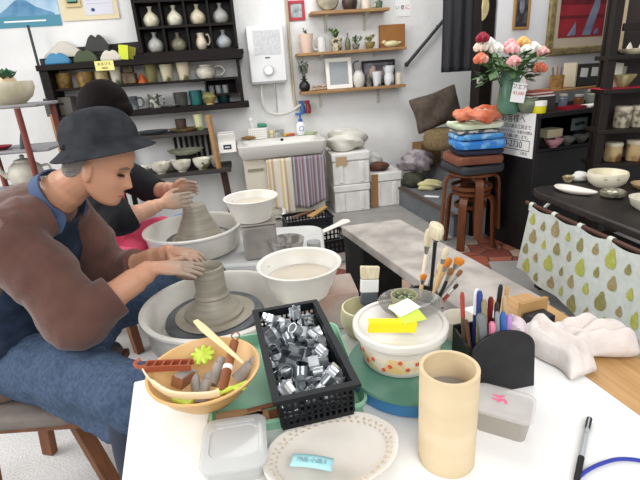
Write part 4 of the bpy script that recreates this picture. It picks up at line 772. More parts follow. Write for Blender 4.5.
m=MB(); m.bb((-.115,-.055,.003),(-.1025,.055,.165)); q=m.build('cream_folder',mat('cream folder','#cfc6ad',.7),o)
o=thing('pink_tray_calendar','white desk calendar with pink edge behind the roses','calendar',R_(WR.s_at(524,.12,CT+.1),.08,CT),ra); m=MB(); K=Rx(-.25); m.X=K; m.bb((-.09,-.003,.10),(.085,.003,.25)); m.build('page',PAPER,o); m=MB(); m.X=K; m.bb((.0855,-.004,.10),(.092,.004,.25)); m.build('pink_edge',mat('pink print','#d87a92',.6),o); m=MB(); m.bb((-.10,-.05,0),(.10,.09,.085)); m.build('stand_box',mat('dim grey box','#6a6461',.7),o)
# papers stacked
for k,(h,nm) in enumerate((('#dcdcdc','white'),('#8a3b30','brick red'),('#d6d2cc','pale grey'),('#b5553f','orange red'))):
    m=MB(); m.bb((-.11+.01*k,-.05,0),(.09-.006*k,.05,.009)); one(m,'booklet',f'{nm} booklet in the stack between roses and wicker cup',"booklet",mat('booklet '+nm,h,.7),R_(WR.s_at(538,.30,1.06)+.0,.30,CT+.091+.0095*k),ra+.06*(k-1.5),'booklets on the counter')
m=MB(); m.bb((-.10,-.05,0),(.10,.05,.09)); one(m,'card_box','dark grey card box carrying the stack of booklets','box',mat('dark card','#3b3836',.8),R_(WR.s_at(538,.30,1.02),.30,CT),ra)
o=thing('red_tray','flat red tray on the counter front','tray',R_(WR.s_at(571,.40,CT),.40,CT),ra); m=MB(); m.bb((-.085,-.045,0),(.085,.045,.006)); m.build('base',mat('lacquer red','#9a1f2e',.35),o); m=MB(); m.bb((-.085,-.045,.0062),(.085,-.040,.018)); m.bb((-.085,.04,.0062),(.085,.045,.018)); m.bb((-.085,-.04,.0062),(-.08,.04,.018)); m.bb((.08,-.04,.0062),(.085,.04,.018)); m.build('rim',mat('lacquer red','#9a1f2e'),o)
for k,(px,off,w,h,hx,lab) in enumerate(((562,.30,.06,.075,'#7d8a9a','small blue grey glass jar under the desk shelf'),(578,.29,.065,.06,'#8d5a38','small amber jar under the desk shelf'),(592,.30,.085,.085,'#9aa08f','wide pale glass jar under the desk shelf'))):
    o=thing('glass_jar',lab,'jar',R_(WR.s_at(px,off,CT),off,CT),ra); m=MB(); m.lathe(prof([(0,0),(1,0),(1,.8),(.8,.9),(.8,1),(0,1)],w,h),n=20); m.build('jar',mat('jar '+str(k),hx,.15,trans=.3),o); m=MB(); m.lathe([(0,h+.0005),(w*.44,h+.0005),(w*.44,h+.015),(0,h+.015)],n=20); m.build('lid',mat('jar lid','#b8b4ac',.4),o)
m=MB(); m.bb((-.12,-.05,0),(.12,.05,.012)); RI(598,.40,CT,m,'white_folder','flat white folder lying on the counter front','folder',PAPER)
m=MB(); m.bb((-.05,-.03,0),(.05,.03,.03)); RI(548,.31,CT,m,'dark_case','small dark case behind the yellow pot','case',BLACKP,bev=.004) if False else None
# inside the counter
ZI=.7205
m=MB(); m.bb((-.065,-.05,0),(.065,.05,.055)); RI(549,.34,ZI+.055,m,'beige_box','cream paper box in the counter opening','box',mat('cream paper','#b9ae90',.7),bev=.003)
m=MB(); m.bb((-.07,-.05,0),(.07,.05,.0545)); RI(549,.34,ZI,m,'dark_box','dark box carrying the cream box in the counter opening','box',mat('dim brown box','#3a3430',.8))
m=MB(); m.lathe(prof(BOWL,.12,.055)); RI(553,.42,ZI,m,'pink_bowl','pink bowl at the front of the counter opening','bowl',mat('pink glaze','#b5808a',.35))
o=thing('picture_tile','pale tile with a dark bird motif in the counter opening','tile',R_(WR.s_at(577,.22,ZI),.22,ZI+.0),ra); m=MB(); m.bb((-.075,-.01,.05),(.075,.0,.14)); m.build('tile',mat('pale tile','#8fa0a0',.4),o,bev=.004); m=MB(); m.ell((-.02,-.011,.095),(.03,.002,.014)); m.ell((.02,-.011,.10),(.03,.002,.012)); m.build('bird_motif',mat('dark motif','#2c3d3d',.6),o); m=MB(); m.bb((-.06,-.03,0),(.06,.03,.0495)); m.build('stand',BLACKWOOD,o)
for k,px in enumerate((567,580,592)): m=MB(); m.lathe(prof(BOWL,.10,.05)); RI(px,.40,ZI,m,'grey_bowl',('first','second','third')[k]+' dim grey bowl in the counter opening, counted from the pink bowl','bowl',mat('dim bowl','#6e6d66',.4),group='grey bowls in the counter')
# pictures on the right wall
def art(o,K,w,h):
    gb=mat('muted blue grey print','#5d6a8a',.7,var='#8a93a8',scale=9)
    m=MB(); m.X=K@UPRIGHT
    m.prism([(.02,.125),(.10,.125),(.16,.31),(.15,.5),(.10,.33)],.0105,.0115); m.prism([(-.12,.125),(-.04,.13),(-.05,.22),(-.07,.19)],.0105,.0115); m.prism([(.13,.13),(.18,.13),(.17,.17),(.14,.16)],.0105,.0115); m.build('painted_shape',gb,o)
    m=MB(); m.X=K@UPRIGHT; m.prism([(-.20,.24),(.22,.24),(.22,.26),(-.20,.26)],.0102,.0108); m.prism([(-.20,.33),(.22,.33),(.22,.36),(-.20,.36)],.0102,.0108); m.build('painted_band',mat('dark red band','#5a1620',.7,var='#7a1c26',scale=12),o)
gm=mat('worn gilt','#9a8a5c',.5,.2,var='#6d6040',scale=30,bump=.3)
s=WR.s_at(578,.02,1.30)
o=thing('framed_print','large gilt framed red print on the right wall','framed picture',R_(s,.004,1.29),ra); w,h,fw=.60,.75,.05
m=MB(); m.bb((-w/2,-.03,0),(w/2,0,fw)); m.bb((-w/2,-.03,h-fw),(w/2,0,h)); m.bb((-w/2,-.03,fw),(-w/2+fw,0,h-fw)); m.bb((w/2-fw,-.03,fw),(w/2,0,h-fw)); m.build('frame',gm,o,bev=.008)
m=MB(); m.bb((-w/2+fw,-.008,fw),(w/2-fw,0,h-fw)); m.build('mount',mat('beige mount','#cdbda8',.8),o)
m=MB(); m.bb((-.20,-.010,.115),(.22,-.0085,.65)); m.build('print',mat('deep red print','#8d1f2c',.7,var='#a52a34',scale=7),o); art(o,Matrix.Identity(4),w,h)
s=WR.s_at(522,.02,1.52)
o=thing('small_framed_picture','narrow wood framed picture on the white wall above the roses','framed picture',R_(s,.004,1.475),ra); w,h,fw=.135,.27,.016
m=MB(); m.bb((-w/2,-.015,0),(w/2,0,fw)); m.bb((-w/2,-.015,h-fw),(w/2,0,h)); m.bb((-w/2,-.015,fw),(-w/2+fw,0,h-fw)); m.bb((w/2-fw,-.015,fw),(w/2,0,h-fw)); m.build('frame',mat('golden wood frame','#a07a45',.5),o,bev=.003)
m=MB(); m.bb((-w/2+fw,-.006,fw),(w/2-fw,0,h-fw)); m.build('picture',mat('muted picture','#2f2c33',.6,var='#8d8078',scale=12,lo=.5,hi=.75),o); m=MB(); m.ell((0,-.0065,.15),(.022,.002,.05)); m.build('painted_shape',mat('pale print','#9a8f90',.7,var='#5a6a80',scale=20),o)
# ---- display rack
ry=math.radians(-8)
o=thing('display_rack','tall dark display rack behind the cloth-fronted table','rack',(1.735,2.80,0),ry)
rk=mat('dark rack wood','#171210',.55,var='#221a17',scale=4,spec=.3)
for x in (0,.9): m=MB(); m.bb((x-.022,-.025,0),(x+.028,.025,2.0)); m.build('post',rk,o,bev=.004); m=MB(); m.bb((x+.02,.16,0),(x+.06,.18,2.0)); m.build('post',rk,o,bev=.004)
RZ=(.655,.86,1.09,1.275)
for z in RZ+(1.40,): m=MB(); m.bb((-.02,-.04 if z!=1.40 else .27,z-.025),(.94,.155,z)); q=m.build('shelf_board' if z!=1.40 else 'cross_rail',rk,o,bev=.003) if z!=1.40 else None
m=MB(); m.bb((.10,.181,.70),(.94,.195,1.95)); m.build('back_panel',mat('brown black panel','#2b2220',.6),o)
m=MB(); m.bb((.04,-.02,1.40),(.85,.0,1.44)); m.build('cross_rail',rk,o,bev=.003)
m=MB(); m.bb((.065,.162,1.30),(.13,.178,1.95)); m.build('pale_strip',mat('pale wood strip','#b5a284',.7),o)
RF=Frame((1.735,2.80),ry)
jm=mat('speckled jar glaze','#b3aa95',.4,var='#5f584c',scale=26,lo=.45,hi=.6); jm2=mat('brown patterned jar glaze','#b79f72',.4,var='#6d4a2c',scale=13,lo=.45,hi=.6)
for px,z,mt,w,h,lab in ((621,RZ[1],jm,.092,.125,'speckled grey canister on the rack shelf under the red cloth, nearer the post'),(638,RZ[1],jm,.10,.125,'speckled grey canister at the frame edge'),(612,RZ[0],jm2,.095,.115,'brown patterned canister on the lowest rack shelf, nearer the post'),(634,RZ[0],jm2,.11,.125,'brown patterned canister on the lowest rack shelf at the frame edge')):
    s=RF.s_at(px,-.045,z); o=thing('canister',lab,'canister',RF.p(s,-.045,z+.0005),ry,'canisters on the rack'); m=MB(); m.lathe(prof([(0,0),(.92,0),(.98,.04),(1,.5),(.98,.8),(0,.8)],w,h),n=28); m.build('body',mt,o); m=MB(); m.lathe(prof([(0,.81),(1,.81),(1.02,.85),(1.0,.97),(.9,1),(0,1)],w,h),n=28); m.build('lid',mat('cream jar lid','#cfc8b6',.4,var='#b5ab92',scale=16),o)
m=MB(); m.bb((-.16,-.075,0),(.16,.075,.004)); s=RF.s_at(626,-.02,RZ[2]); one(m,'red_cloth','red cloth laid on the rack shelf','cloth',mat('red felt','#a52333',.9),RF.p(s,-.05,RZ[2]+.0005),ry)
m=MB(); m.lathe(prof([(0,0),(.4,0),(.5,.15),(.8,.6),(1,1),(.95,1),(.74,.6),(.4,.2),(0,.12)],.125,.07),n=48,wob=lambda a,z:1+.07*math.cos(12*a)*(z/.07)); one(m,'fluted_bowl','fluted olive cream bowl on the red cloth','bowl',mat('olive cream glaze','#b5ad84',.35,var='#7d7650',scale=20),RF.p(RF.s_at(622,-.05,RZ[2]),-.05,RZ[2]+.005),ry)
m=MB(); m.lathe(prof(PLATE,.17,.03)); one(m,'cream_dish','cream dish with shells on the upper rack shelf','dish',CREAM,RF.p(RF.s_at(634,-.055,RZ[3]),-.055,RZ[3]+.0005),ry)
for k,dx in enumerate((-.03,.03)): m=MB(); m.lathe([(0,0),(.022,0),(.015,.03),(0,.055)],n=8,sy=.6); one(m,'seashell',('first','second')[k]+' pale seashell standing in the cream dish, from the post','shell',WHITE_CER,RF.p(RF.s_at(634,-.055,RZ[3])+dx,-.055,RZ[3]+.012),ry+k)
for k,(px,hx) in enumerate(((612,'#d9d6cc'),(616,'#a9a48f'))): m=MB(); m.bb((-.035,-.004,0),(.035,.004,.14-.02*k)); q=one(m,'postcard',('white','grey green')[k]+' card leaning on the rack shelf by the red cloth','card',mat('postcard %d'%k,hx,.7),RF.p(RF.s_at(px,-.11-.02*k,RZ[2]),-.11-.02*k,RZ[2]+.003),ry,rot=(-.12,.14,ry))
# ---- cloth-fronted table
tt=.60; ta=atz(532,190,tt); te=atz(640,232,tt); dv=(te-ta).normalized(); nv=Vector((-dv.y,dv.x,0))   # nv points right, away from the aisle
o=thing('display_table','dark display table with rounded corner and a cloth front','table',ta,math.atan2(dv.y,dv.x))
L,Wd=1.25,.52      # local x runs toward the camera, local y to the right
tb=mat('black brown tabletop','#1b1817',.45,var='#2a2523',scale=4)
pts=[(0.03,0.0),(L,0),(L,Wd),(-.06,Wd),(-.06,.10),(-.04,.03)]
m=MB(); m.prism(pts,-.04,0); m.build('tabletop',tb,o,bev=.01)
for x,y in ((.05,.08),(L-.05,.08),(L-.05,Wd-.06),(.0,Wd-.06)): m=MB(); m.bar((x,y,-tt),(x,y,-.041),.045); m.build('leg',tb,o)
m=MB(); m.bb((.06,.07,-.30),(L-.06,Wd-.05,-.28)); m.build('lower_shelf',tb,o)
m=MB(); m.tube([(-.02,-.012,-.075),(L,-.012,-.075)],.011,10); m.build('rod',mat('brown rod','#4f3328',.4),o)
for x in (.14,L-.10): m=MB(); m.bar((x,-.012,-.064),(x,.012,-.0405),.012); m.build('rod_bracket',STEEL,o)
tw=Frame((0,0),0)
TL=Matrix.Translation(ta)@Rz(math.atan2(dv.y,dv.x))
cl=mat('white pear linen','#cdd3cd',.9,var='#c2c8c2',scale=30)
def cf(u,v):
    x=.035+1.20*u; flare=.012*v+.012*v*math.sin(u*19)+.006*math.sin(u*37+v*2)*v
    return Vector((x-.05*v*(1-u),-.0245-flare,-.075-.016*(math.sin(PI*((u*6.2)%1)))*(1-v)**2-(.40+.10*u)*v+.012*math.sin(u*23)*v))
m=MB(); m.sheet(cf,80,24)
rnd=random.Random(8); pear=[(0,-.5),(.28,-.46),(.42,-.25),(.4,0),(.24,.2),(.15,.42),(.06,.5),(-.06,.5),(-.15,.42),(-.24,.2),(-.4,0),(-.42,-.25),(-.28,-.46)]
for i in range(14):
    for j in range(4):
        u=.04+i*.079+(.03 if j%2 else 0); v=.155+j*.24+.03*math.sin(i*2.1); 
        if u>.98 or v>.95: continue
        s_=(.05,.036,.064,.04)[(i*3+j*2)%4]; m.mi=1+((i+2*j)%3); ctr=[]
        for dx,dy in [(0,0)]+pear:
            uu=u+dx*s_*1.15/1.22; vv=v-dy*s_*1.6/.465; ctr.append(cf(uu,min(1,max(0,vv)))+Vector((0,-.0022,0)))
        m.add(ctr,[(0,k,k%13+1) for k in range(1,14)])
cloth=one(m,'pear_cloth','white cloth printed with green and brown pears hanging on the table rod','cloth',[cl,mat('pear green','#a3a748',.9,var='#b5b862',scale=40),mat('pear olive','#86804e',.9,var='#97905f',scale=40),mat('pear tan','#94845a',.9,var='#a69670',scale=40)],ta,math.atan2(dv.y,dv.x))
m=MB()
o=thing('cloth_tab','x','x') if False else None
for k in range(7):
    x=.04+k*.193
    m=MB(); r=.0135; pts=[(x,-.027,-.105)]+[(x,-.012+r*math.cos(a),-.075+r*math.sin(a)) for a in [PI+.4-q*(PI*1.2)/8 for q in range(9)]]+[(x,-.004,-.10)]
    rings=[[Vector((p[0]-.014,p[1],p[2])),Vector((p[0]+.014,p[1],p[2])),Vector((p[0]+.014,p[1]-.002,p[2]-.001)),Vector((p[0]-.014,p[1]-.002,p[2]-.001))] for p in pts]
    m.loft(rings); q=m.build('hanging_tab',mat('white pear linen','#d3d6d2'),cloth)
# pots on the table
TT=tt+.0005
def on(px,py,z,mb,name,label,c,mats,rz=0,**k): P=atz(px,py,z); return one(mb,name,label,c,mats,(P.x,P.y,z+.0005),rz,**k)
m=MB()
def leaf(u,v):
    a=2*PI*u; r=v; x=.115*r*math.cos(a); w_=.045*(1-.35*math.cos(a)*r); return Vector((x,w_*r*math.sin(a)+.012*(x/.115)**2,.004+.022*r**4))
m.sheet(leaf,40,8); on(574,193,tt,m,'leaf_dish','long white leaf-shaped dish at the front of the dark table','dish',mat('pinkish white glaze','#ddd5cb',.35),-1.05,solid=.006,off=1)
m=MB(); m.lathe(prof([(0,0),(.6,0),(.9,.3),(1,.75),(.95,.95),(.92,.95),(.88,.5),(.6,.14),(0,.12)],.205,.085),n=44); m.mi=1; 
for a in (-2.2,-1.6,-.6): m.box((.098*math.cos(a),.098*math.sin(a),.062),(.006,.016,.014),Rz(a))
on(606,186,tt,m,'serving_bowl','large cream bowl with brown foot on the dark table','bowl',[mat('cream brown bowl','#e2dcc8',.35,var='#d6cdb2',scale=10),mat('brown square','#5a4434',.5)])
m=MB(); m.lathe([(.055,.0),(.085,.016),(.0955,.030),(.0970,.030),(.0915,.012),(.07,.0),(.055,0)],n=40)
o=on(612,197,tt,m,'ash_tray','dark woven-look dish with shells beside the cream bowl','dish',mat('dark basket glaze','#4c4a40',.5,var='#8a8672',scale=26)); m=MB(); m.lathe([(0,.006),(.06,.006),(.09,.022),(.092,.030),(.082,.036),(.06,.020),(0,.016)],n=32); m.build('bowl',mat('dark basket glaze','#4c4a40'),o); o.scale=(.62,.62,1)
for k,(dx,dy) in enumerate(((-.012,.008),(.012,-.004),(.0,-.014))): P=atz(612,197,tt); m=MB(); m.ell((0,0,.006),(.014,.009,.006),10); one(m,'cream_pebble',('first','second','third')[k]+' pale chip lying in the dark woven-look dish','chip',WHITE_CER,(P.x+dx,P.y+dy,tt+.0215),k)
m=MB(); m.lathe(prof([(0,0),(.5,0),(.85,.4),(1,1),(.96,1),(.8,.45),(0,.15)],.17,.06),n=36); on(648,210,tt,m,'white_bowl','white bowl at the frame edge on the dark table','bowl',WHITE_CER)
m=MB(); m.lathe(prof(PLATE,.15,.03),n=32); on(646,189,tt,m,'tan_plate','tan plate behind the white bowl on the dark table','plate',mat('tan slip','#a9906a',.45))
m=MB(); m.lathe(prof([(0,0),(.5,0),(1,1),(.9,1),(.4,.3),(0,.25)],.085,.035),n=5,sy=.7); on(568,182,tt,m,'petal_dish','small brown and cream petal dish behind the leaf dish','dish',mat('petal glaze','#9a8a66',.4,var='#d2c8aa',scale=14,lo=.45,hi=.6),.4)
lump('white_pouch','soft white pouch beside the large cream bowl','pouch',(*atz(580,181,tt)[:2],tt+.001),(.05,.04,.03),mat('white pouch cloth','#cfcdc8',.8),44,.2)
# ============================================================ THE WORKTABLE
TZ=.70
Lc=atz(133,387,TZ); tr=math.radians(15.5); TX=Vector((math.cos(tr),math.sin(tr),0)); TY=Vector((-math.sin(tr),math.cos(tr),0))
o=thing('worktable','white-topped worktable nearest the viewer, covered in pottery tools','table',(Lc.x,Lc.y,0),tr)
Pb_=atz(553,352,TZ)-Lc; Wt=Pb_.dot(TX)
top=mat('white laminate','#f2f1ef',.35,var='#eae9e6',scale=3)
m=MB(); m.bb((0,-.80,TZ-.03),(Wt,.02,TZ)); m.build('tabletop',top,o,bev=.004)
for x,y in ((.06,-.06),(Wt-.06,-.06),(.06,-.72),(Wt-.06,-.72)): m=MB(); m.bb((x-.02,y-.02,0),(x+.02,y+.02,TZ-.0305)); m.build('leg',mat('grey table steel','#8c8e90',.4,.5),o)
m=MB(); m.bb((.09,-.065,TZ-.08),(Wt+.19,-.055,TZ-.0305)); m.build('crossbar',mat('grey table steel','#8c8e90'),o); m=MB(); m.bb((.09,-.725,TZ-.08),(Wt+.19,-.715,TZ-.0305)); m.build('crossbar',mat('grey table steel','#8c8e90'),o)
m=MB(); m.bb((Wt+.003,-.85,TZ-.030),(Wt+.15,.03,TZ-.004)); one(m,'wooden_plank','pale wooden plank along the right edge of the white worktable','plank',mat('pale pine plank','#c39a68',.5,var='#b1854f',scale=5,stretch=(14,1,14)),(Lc.x,Lc.y,0),tr,bev=.003)
Z0=TZ+.0006
def tp(px,py,z=Z0): P=atz(px,py,z); return P
# tray
o=thing('green_tray','pale green plastic tray of tools under the black basket','tray',(-.098,.822,Z0),math.radians(9))
gt=mat('mint plastic','#8fc4a4',.4); w_,d_,h_=.275,.285,.03
m=MB(); m.bb((-w_/2,-d_/2,0),(w_/2,d_/2,.004)); m.build('base',gt,o)
m=MB(); m.loft([ring(w_,d_,.02,.0042),ring(w_+.012,d_+.012,.022,h_),ring(w_+.022,d_+.022,.026,h_),ring(w_+.022,d_+.022,.026,h_-.005),ring(w_+.012,d_+.012,.022,h_-.006),ring(w_+.003,d_+.003,.021,.0042)],False); m.build('rim',gt,o)
# black basket
br=math.radians(12.5); bz=Z0+.0345
BKc=Vector((-.057,.797,bz))
crate('black_basket','black lattice basket heaped with metal cutters on the green tray','basket',BKc,br,.130,.305,.066,mat('navy black plastic','#090d13',.45,spec=.3),.0105,zb=bz)
# cutters: each one its own object
def loop(kind,r):
    pts=[]; n=40
    for k in range(n):
        a=2*PI*k/n
        f={'round':1,'star':1+.3*math.cos(5*a),'flower':1+.16*math.cos(6*a),'heart':.75+.35*abs(math.cos(a/2))**.6 - .25*max(0,math.cos(a))**8,'leaf':.55+.5*abs(math.cos(a))**2,'square':.8/max(abs(math.cos(a)),abs(math.sin(a)))*.95,'clover':1+.25*math.cos(3*a)}[kind]
        pts.append((r*f*math.cos(a),r*f*math.sin(a)))
    return pts
cut=mat('shiny cutter tin','#e6e9ec',.3,.75,var='#c9ced3',scale=30)
cut2=mat('dull cutter tin','#9aa0a6',.3,.8,var='#6d7379',scale=30)
def cutter(kind,r,h,mt):
    pts=loop(kind,r); m=MB(); n=len(pts); t=.0009
    vs=[(x,y,0) for x,y in pts]+[(x,y,h) for x,y in pts]+[(x*(1-t/r),y*(1-t/r),h) for x,y in pts]+[(x*(1-t/r),y*(1-t/r),0) for x,y in pts]
    m.add(vs,[(q*n+k,q*n+(k+1)%n,((q+1)%4)*n+(k+1)%n,((q+1)%4)*n+k) for q in range(4) for k in range(n)])
    return m
rnd=random.Random(77); kinds=['round','star','flower','heart','leaf','square','clover']
adj=['tiny','small','medium','large']; i=0
cells=[(a,b,l) for l in range(3) for a in range(4) for b in range(9)]
places=['far end','far half','middle','near half','near end']
seen={}
for a,b,l in cells:
    if l==2 and (b+a)%2: continue
    if l==1 and (a+b)%5==0: continue
    r=rnd.choice((.011,.013,.0155,.018)); k=kinds[i%7]; h=rnd.choice((.016,.02,.024)); mt=cut if rnd.random()<.62 else cut2; i+=1
    x=-.047+a*.0315+rnd.uniform(-.004,.004)*(l>0); y=-.133+b*.033+rnd.uniform(-.005,.005)
    x=max(-.044,min(.044,x)); y=max(-.128,min(.128,y))
    P=BKc+Rz(br).to_3x3()@Vector((x,y,.008+l*.0205)); rot=(rnd.uniform(-1.3,1.3)*(l>0),rnd.uniform(-1.3,1.3)*(l>0),rnd.uniform(0,6))
    fin='bright' if mt is cut else 'dull'
    sz_={.011:'tiny',.013:'small',.0155:'medium',.018:'large'}[r]; lab=f'{sz_} {fin} {k}-shaped metal cutter '+('on top of' if l==2 else 'within')+f' the heap, basket {places[4-min(4,(b*5)//9)]}, '+('tan bowl edge','tan bowl side','turntable side','turntable edge')[a]
    P.z+= .006 if l else 0
    one(cutter(k,r,h,mt),'clay_cutter',lab,'cutter',mt,P,group='metal cutters in the black basket',rot=rot)
# tools under the bowl in the tray
wd=mat('pale tool wood','#c9a27a',.6,var='#b88e64',scale=8,stretch=(1,8,8)); wd2=mat('brown tool wood','#8a5a3c',.55)
def trayspot(x,y): return Vector((-.098,.822,Z0+.005))+Rz(math.radians(9)).to_3x3()@Vector((x,y,0))
o=thing('wooden_fork','pale wooden fork tool lying at the front of the green tray','fork',trayspot(-.06,-.115),.25); m=MB(); m.prism([(-.06,-.012),(.0,-.016),(.02,-.014),(.02,.014),(0,.016),(-.06,.012)],0,.006); m.build('handle',wd,o)
for k in range(5): m=MB(); m.bb((.0205,-.013+k*.006,.001),(.06,-.010+k*.006,.004)); m.build('tine',wd2,o)
m=MB(); m.prism([(-.05,-.010),(.0,-.018),(.05,-.012),(.055,0),(.05,.012),(0,.018),(-.05,.010)],0,.006); one(m,'wooden_rib','wooden shaping rib lying at the tray front corner','tool',wd,trayspot(-.105,-.10),-.25+.3)
m=MB(); m.tube([(-.06,0,.005),(.08,0,.005)],.0045,8); one(m,'wooden_stick','thin brown stick lying in the green tray beside the fork','stick',wd2,trayspot(-.02,-.085),.28)
m=MB(); m.tube([(-.05,0,.006),(.05,0,.006)],.006,8); one(m,'wooden_stick','short tan stick lying in the green tray right of the basket','stick',wd,trayspot(.118,-.06),1.5)
# yellow bowl of tools
yb=Vector((-.240,.748,Z0+.0315))
m=MB(); m.lathe([(0,0),(.055,0),(.06,.004),(.085,.03),(.102,.058),(.107,.060),(.108,.064),(.103,.064),(.098,.057),(.082,.032),(.055,.008),(0,.006)],n=56); one(m,'tan_bowl','tan yellow plastic bowl of clay tools on the tray corner','bowl',mat('tan yellow plastic','#dcb47c',.4,var='#d2a669',scale=5),yb)
def yb_(dx,dy,dz): return yb+Vector((dx,dy,dz))
rosew=mat('rosewood handle','#9b5f3d',.45,var='#7d4526',scale=9); lime=mat('lime green plastic','#bcd04a',.45); stone=mat('grey plaster stamp','#a59d97',.8,var='#8c847d',scale=20,bump=.2)
o=thing('loop_tool','rosewood handled loop tool with a white band in the tan bowl','tool',yb_(.045,.0,.058),0)
K=Matrix.Identity(4); m=MB(); m.tube([(-.004,-.055,-.012),(.0,-.005,.0)],[.009,.0095],10); m.tube([(.001,.003,.002),(.008,.058,.022)],[.009,.0085],10); m.build('handle',rosew,o); m=MB(); m.tube([(0,-.006,-.0005),(.001,.004,.0022)],.0098,10); m.build('white_band',PAPER,o)
m=MB(); m.tube(cat([(.008,.058,.022),(.0,.072,.028),(.008,.082,.03),(.017,.07,.028),(.010,.058,.022)],4),.0016,6); m.build('wire_loop',wd2,o)
m=MB(); m.prism([(-.095,-.005),(-.06,-.009),(0,-.007),(.055,-.004),(.085,-.002),(.085,.002),(.055,.004),(0,.006),(-.06,.008),(-.095,.006)],0,.005); one(m,'modelling_stick','cream wooden modelling stick lying across the top of the tan bowl','tool',mat('cream wood','#e6cfa2',.6),yb_(.025,.045,.088),0,rot=(0,.12,-.85),bev=.0015)
m=MB(); m.tube(cat([(-.12,.005,.070),(-.09,-.035,.068),(-.04,-.075,.066),(.02,-.085,.066),(.045,-.08,.066)],5),[.004]*6+[.008]*16,8,.5); one(m,'curved_rib','long curved cream rib resting along the near rim of the tan bowl','tool',mat('bone wood','#e0cda8',.5),yb)
o=thing('brown_clamp','brown plastic ladder-like clamp sticking out of the tan bowl','clamp',yb_(-.055,.0,.068),-.05); m=MB(); m.bb((-.055,-.011,0),(.035,-.008,.012)); m.bb((-.055,.008,0),(.035,.011,.012))
for k in range(6): m.bb((-.055+k*.0165,-.008,0),(-.052+k*.0165,.008,.012))
m.build('frame',mat('red brown plastic','#9a4f35',.4),o); m=MB(); m.tube(cat([(-.055,0,.006),(-.07,-.002,.006),(-.078,.006,.01),(-.07,.014,.013)],5),.004,8); m.build('hook',mat('red brown plastic','#9a4f35'),o); m=MB(); m.bb((-.05,.0125,.003),(.03,.015,.009)); m.build('dark_spine',BLACKP,o)
m=MB(); 
for k in range(9): a=k*2*PI/9; m.tube([(0,0,0),(.024*math.cos(a),.024*math.sin(a),0)],[.006,.0045],8)
m.ell((0,0,.002),(.010,.010,.006)); one(m,'green_flower','lime green flower-shaped plastic piece in the tan bowl','toy',lime,yb_(-.012,.045,.062),.2,rot=(.3,-.1,.2),remesh=.0016)
for k,(dx,dy,dz,L,r,a,lab) in enumerate(((.0,-.02,.028,.055,.011,1.4,'fluted grey plaster stamp upright in the middle of the bowl'),(.018,.015,.04,.05,.012,1.2,'smooth grey plaster stamp with a round knob'),(-.02,-.005,.034,.045,.010,1.9,'small grey plaster stamp beside the brown clamp'),(.075,.02,.035,.05,.014,.6,'dark grey plaster stamp behind the rosewood tool'))):
    o=thing('plaster_stamp',lab+(' in the tan bowl' if 'bowl' not in lab else ''),'stamp',yb_(dx,dy,dz),a); K=Ry(PI/2-.5)
    m=MB(); m.lathe([(0,-L/2),(r,-L/2),(r*.9,0),(r,L*.3),(0,L*.3)],n=20,wob=(lambda a,z:1+.08*math.cos(8*a)) if k==0 else None); q=m.build('body',stone,o); q.matrix_local=K; m=MB(); m.ell((0,0,L*.46),(r*.85,r*.85,r*.9),14); q=m.build('knob',stone,o); q.matrix_local=K
m=MB(); m.bb((-.012,-.02,0),(.012,.02,.02)); m.mi=1; m.bb((-.009,-.017,.0201),(.009,.017,.023)); one(m,'brown_stamp','square brown stamp with a pale face in the tan bowl','stamp',[wd2,stone],yb_(-.042,-.012,.040),-.3,rot=(-.2,.2,-.4))
m=MB(); m.prism([(-.02,-.008),(.02,-.008),(.02,.008),(-.02,.008)],0,.008); one(m,'lime_block','small lime green block at the near side of the tan bowl','block',lime,yb_(-.03,-.06,.034),-.5,bev=.002)
m=MB(); 
for k in range(7): x=-.03+k*.01; m.ell((x,.012*math.sin(k),0),(.007,.006,.005),8)
m.tube([(-.035,0,0),(.035,0,0)],.004,6); one(m,'lime_chain','lime green knobbly strip inside the near rim of the tan bowl','toy',lime,yb_(.058,-.052,.050),.55,remesh=.0018)
# big round tin with container on top
gc=Vector((*atz(408,362,.742)[:2],0))
o=thing('banding_wheel','round turntable with green painted top and blue side on the worktable','turntable',(gc.x,gc.y,Z0)); R=.122
m=MB(); m.lathe([(0,0),(R-.01,0),(R-.004,.004),(R-.004,.032),(0,.032)],n=56); m.build('blue_drum',mat('chipped blue paint','#3d7db0',.45,var='#9fb4c0',scale=12,lo=.55,hi=.75),o); m=MB(); m.lathe([(0,.0322),(R,.0322),(R+.003,.035),(R+.002,.041),(R-.006,.043),(0,.0415)],n=56); m.build('green_top',mat('chipped green paint','#558672',.45,var='#86a898',scale=10,lo=.45,hi=.8),o)
cc=atz(400,322,.826); cz_=Z0+.0440
o=thing('food_container','round white container with orange flower band on the green turntable','container',(cc.x,cc.y,cz_)); R=.090
def fband():
    m=bpy.data.materials.new('flower band'); m.use_nodes=True; nt=m.node_tree; b=nt.nodes['Principled BSDF']; b.inputs['Roughness'].default_value=.35
    tc=nt.nodes.new('ShaderNodeTexCoord'); n=nt.nodes.new('ShaderNodeTexNoise'); n.inputs['Scale'].default_value=28; nt.links.new(tc.outputs['Object'],n.inputs[0])
    r=nt.nodes.new('ShaderNodeValToRGB'); r.color_ramp.elements[0].color=lin('#eccb8c'); r.color_ramp.elements[1].color=lin('#f2e6d2'); r.color_ramp.elements[0].position=.45; r.color_ramp.elements[1].position=.62; nt.links.new(n.outputs['Fac'],r.inputs[0]); nt.links.new(r.outputs[0],b.inputs['Base Color']); return m
bodyp=mat('milky container','#e2dcd3',.35)
m=MB(); m.lathe([(0,0),(R*.82,0),(R*.86,.004),(R*.88,.012)],n=56); m.mi=1; m.lathe([(R*.88,.012),(R*.935,.047)],n=56); m.mi=0; m.lathe([(R*.935,.047),(R*.96,.066),(0,.066)],n=56)
m.mi=2
rnd=random.Random(3)
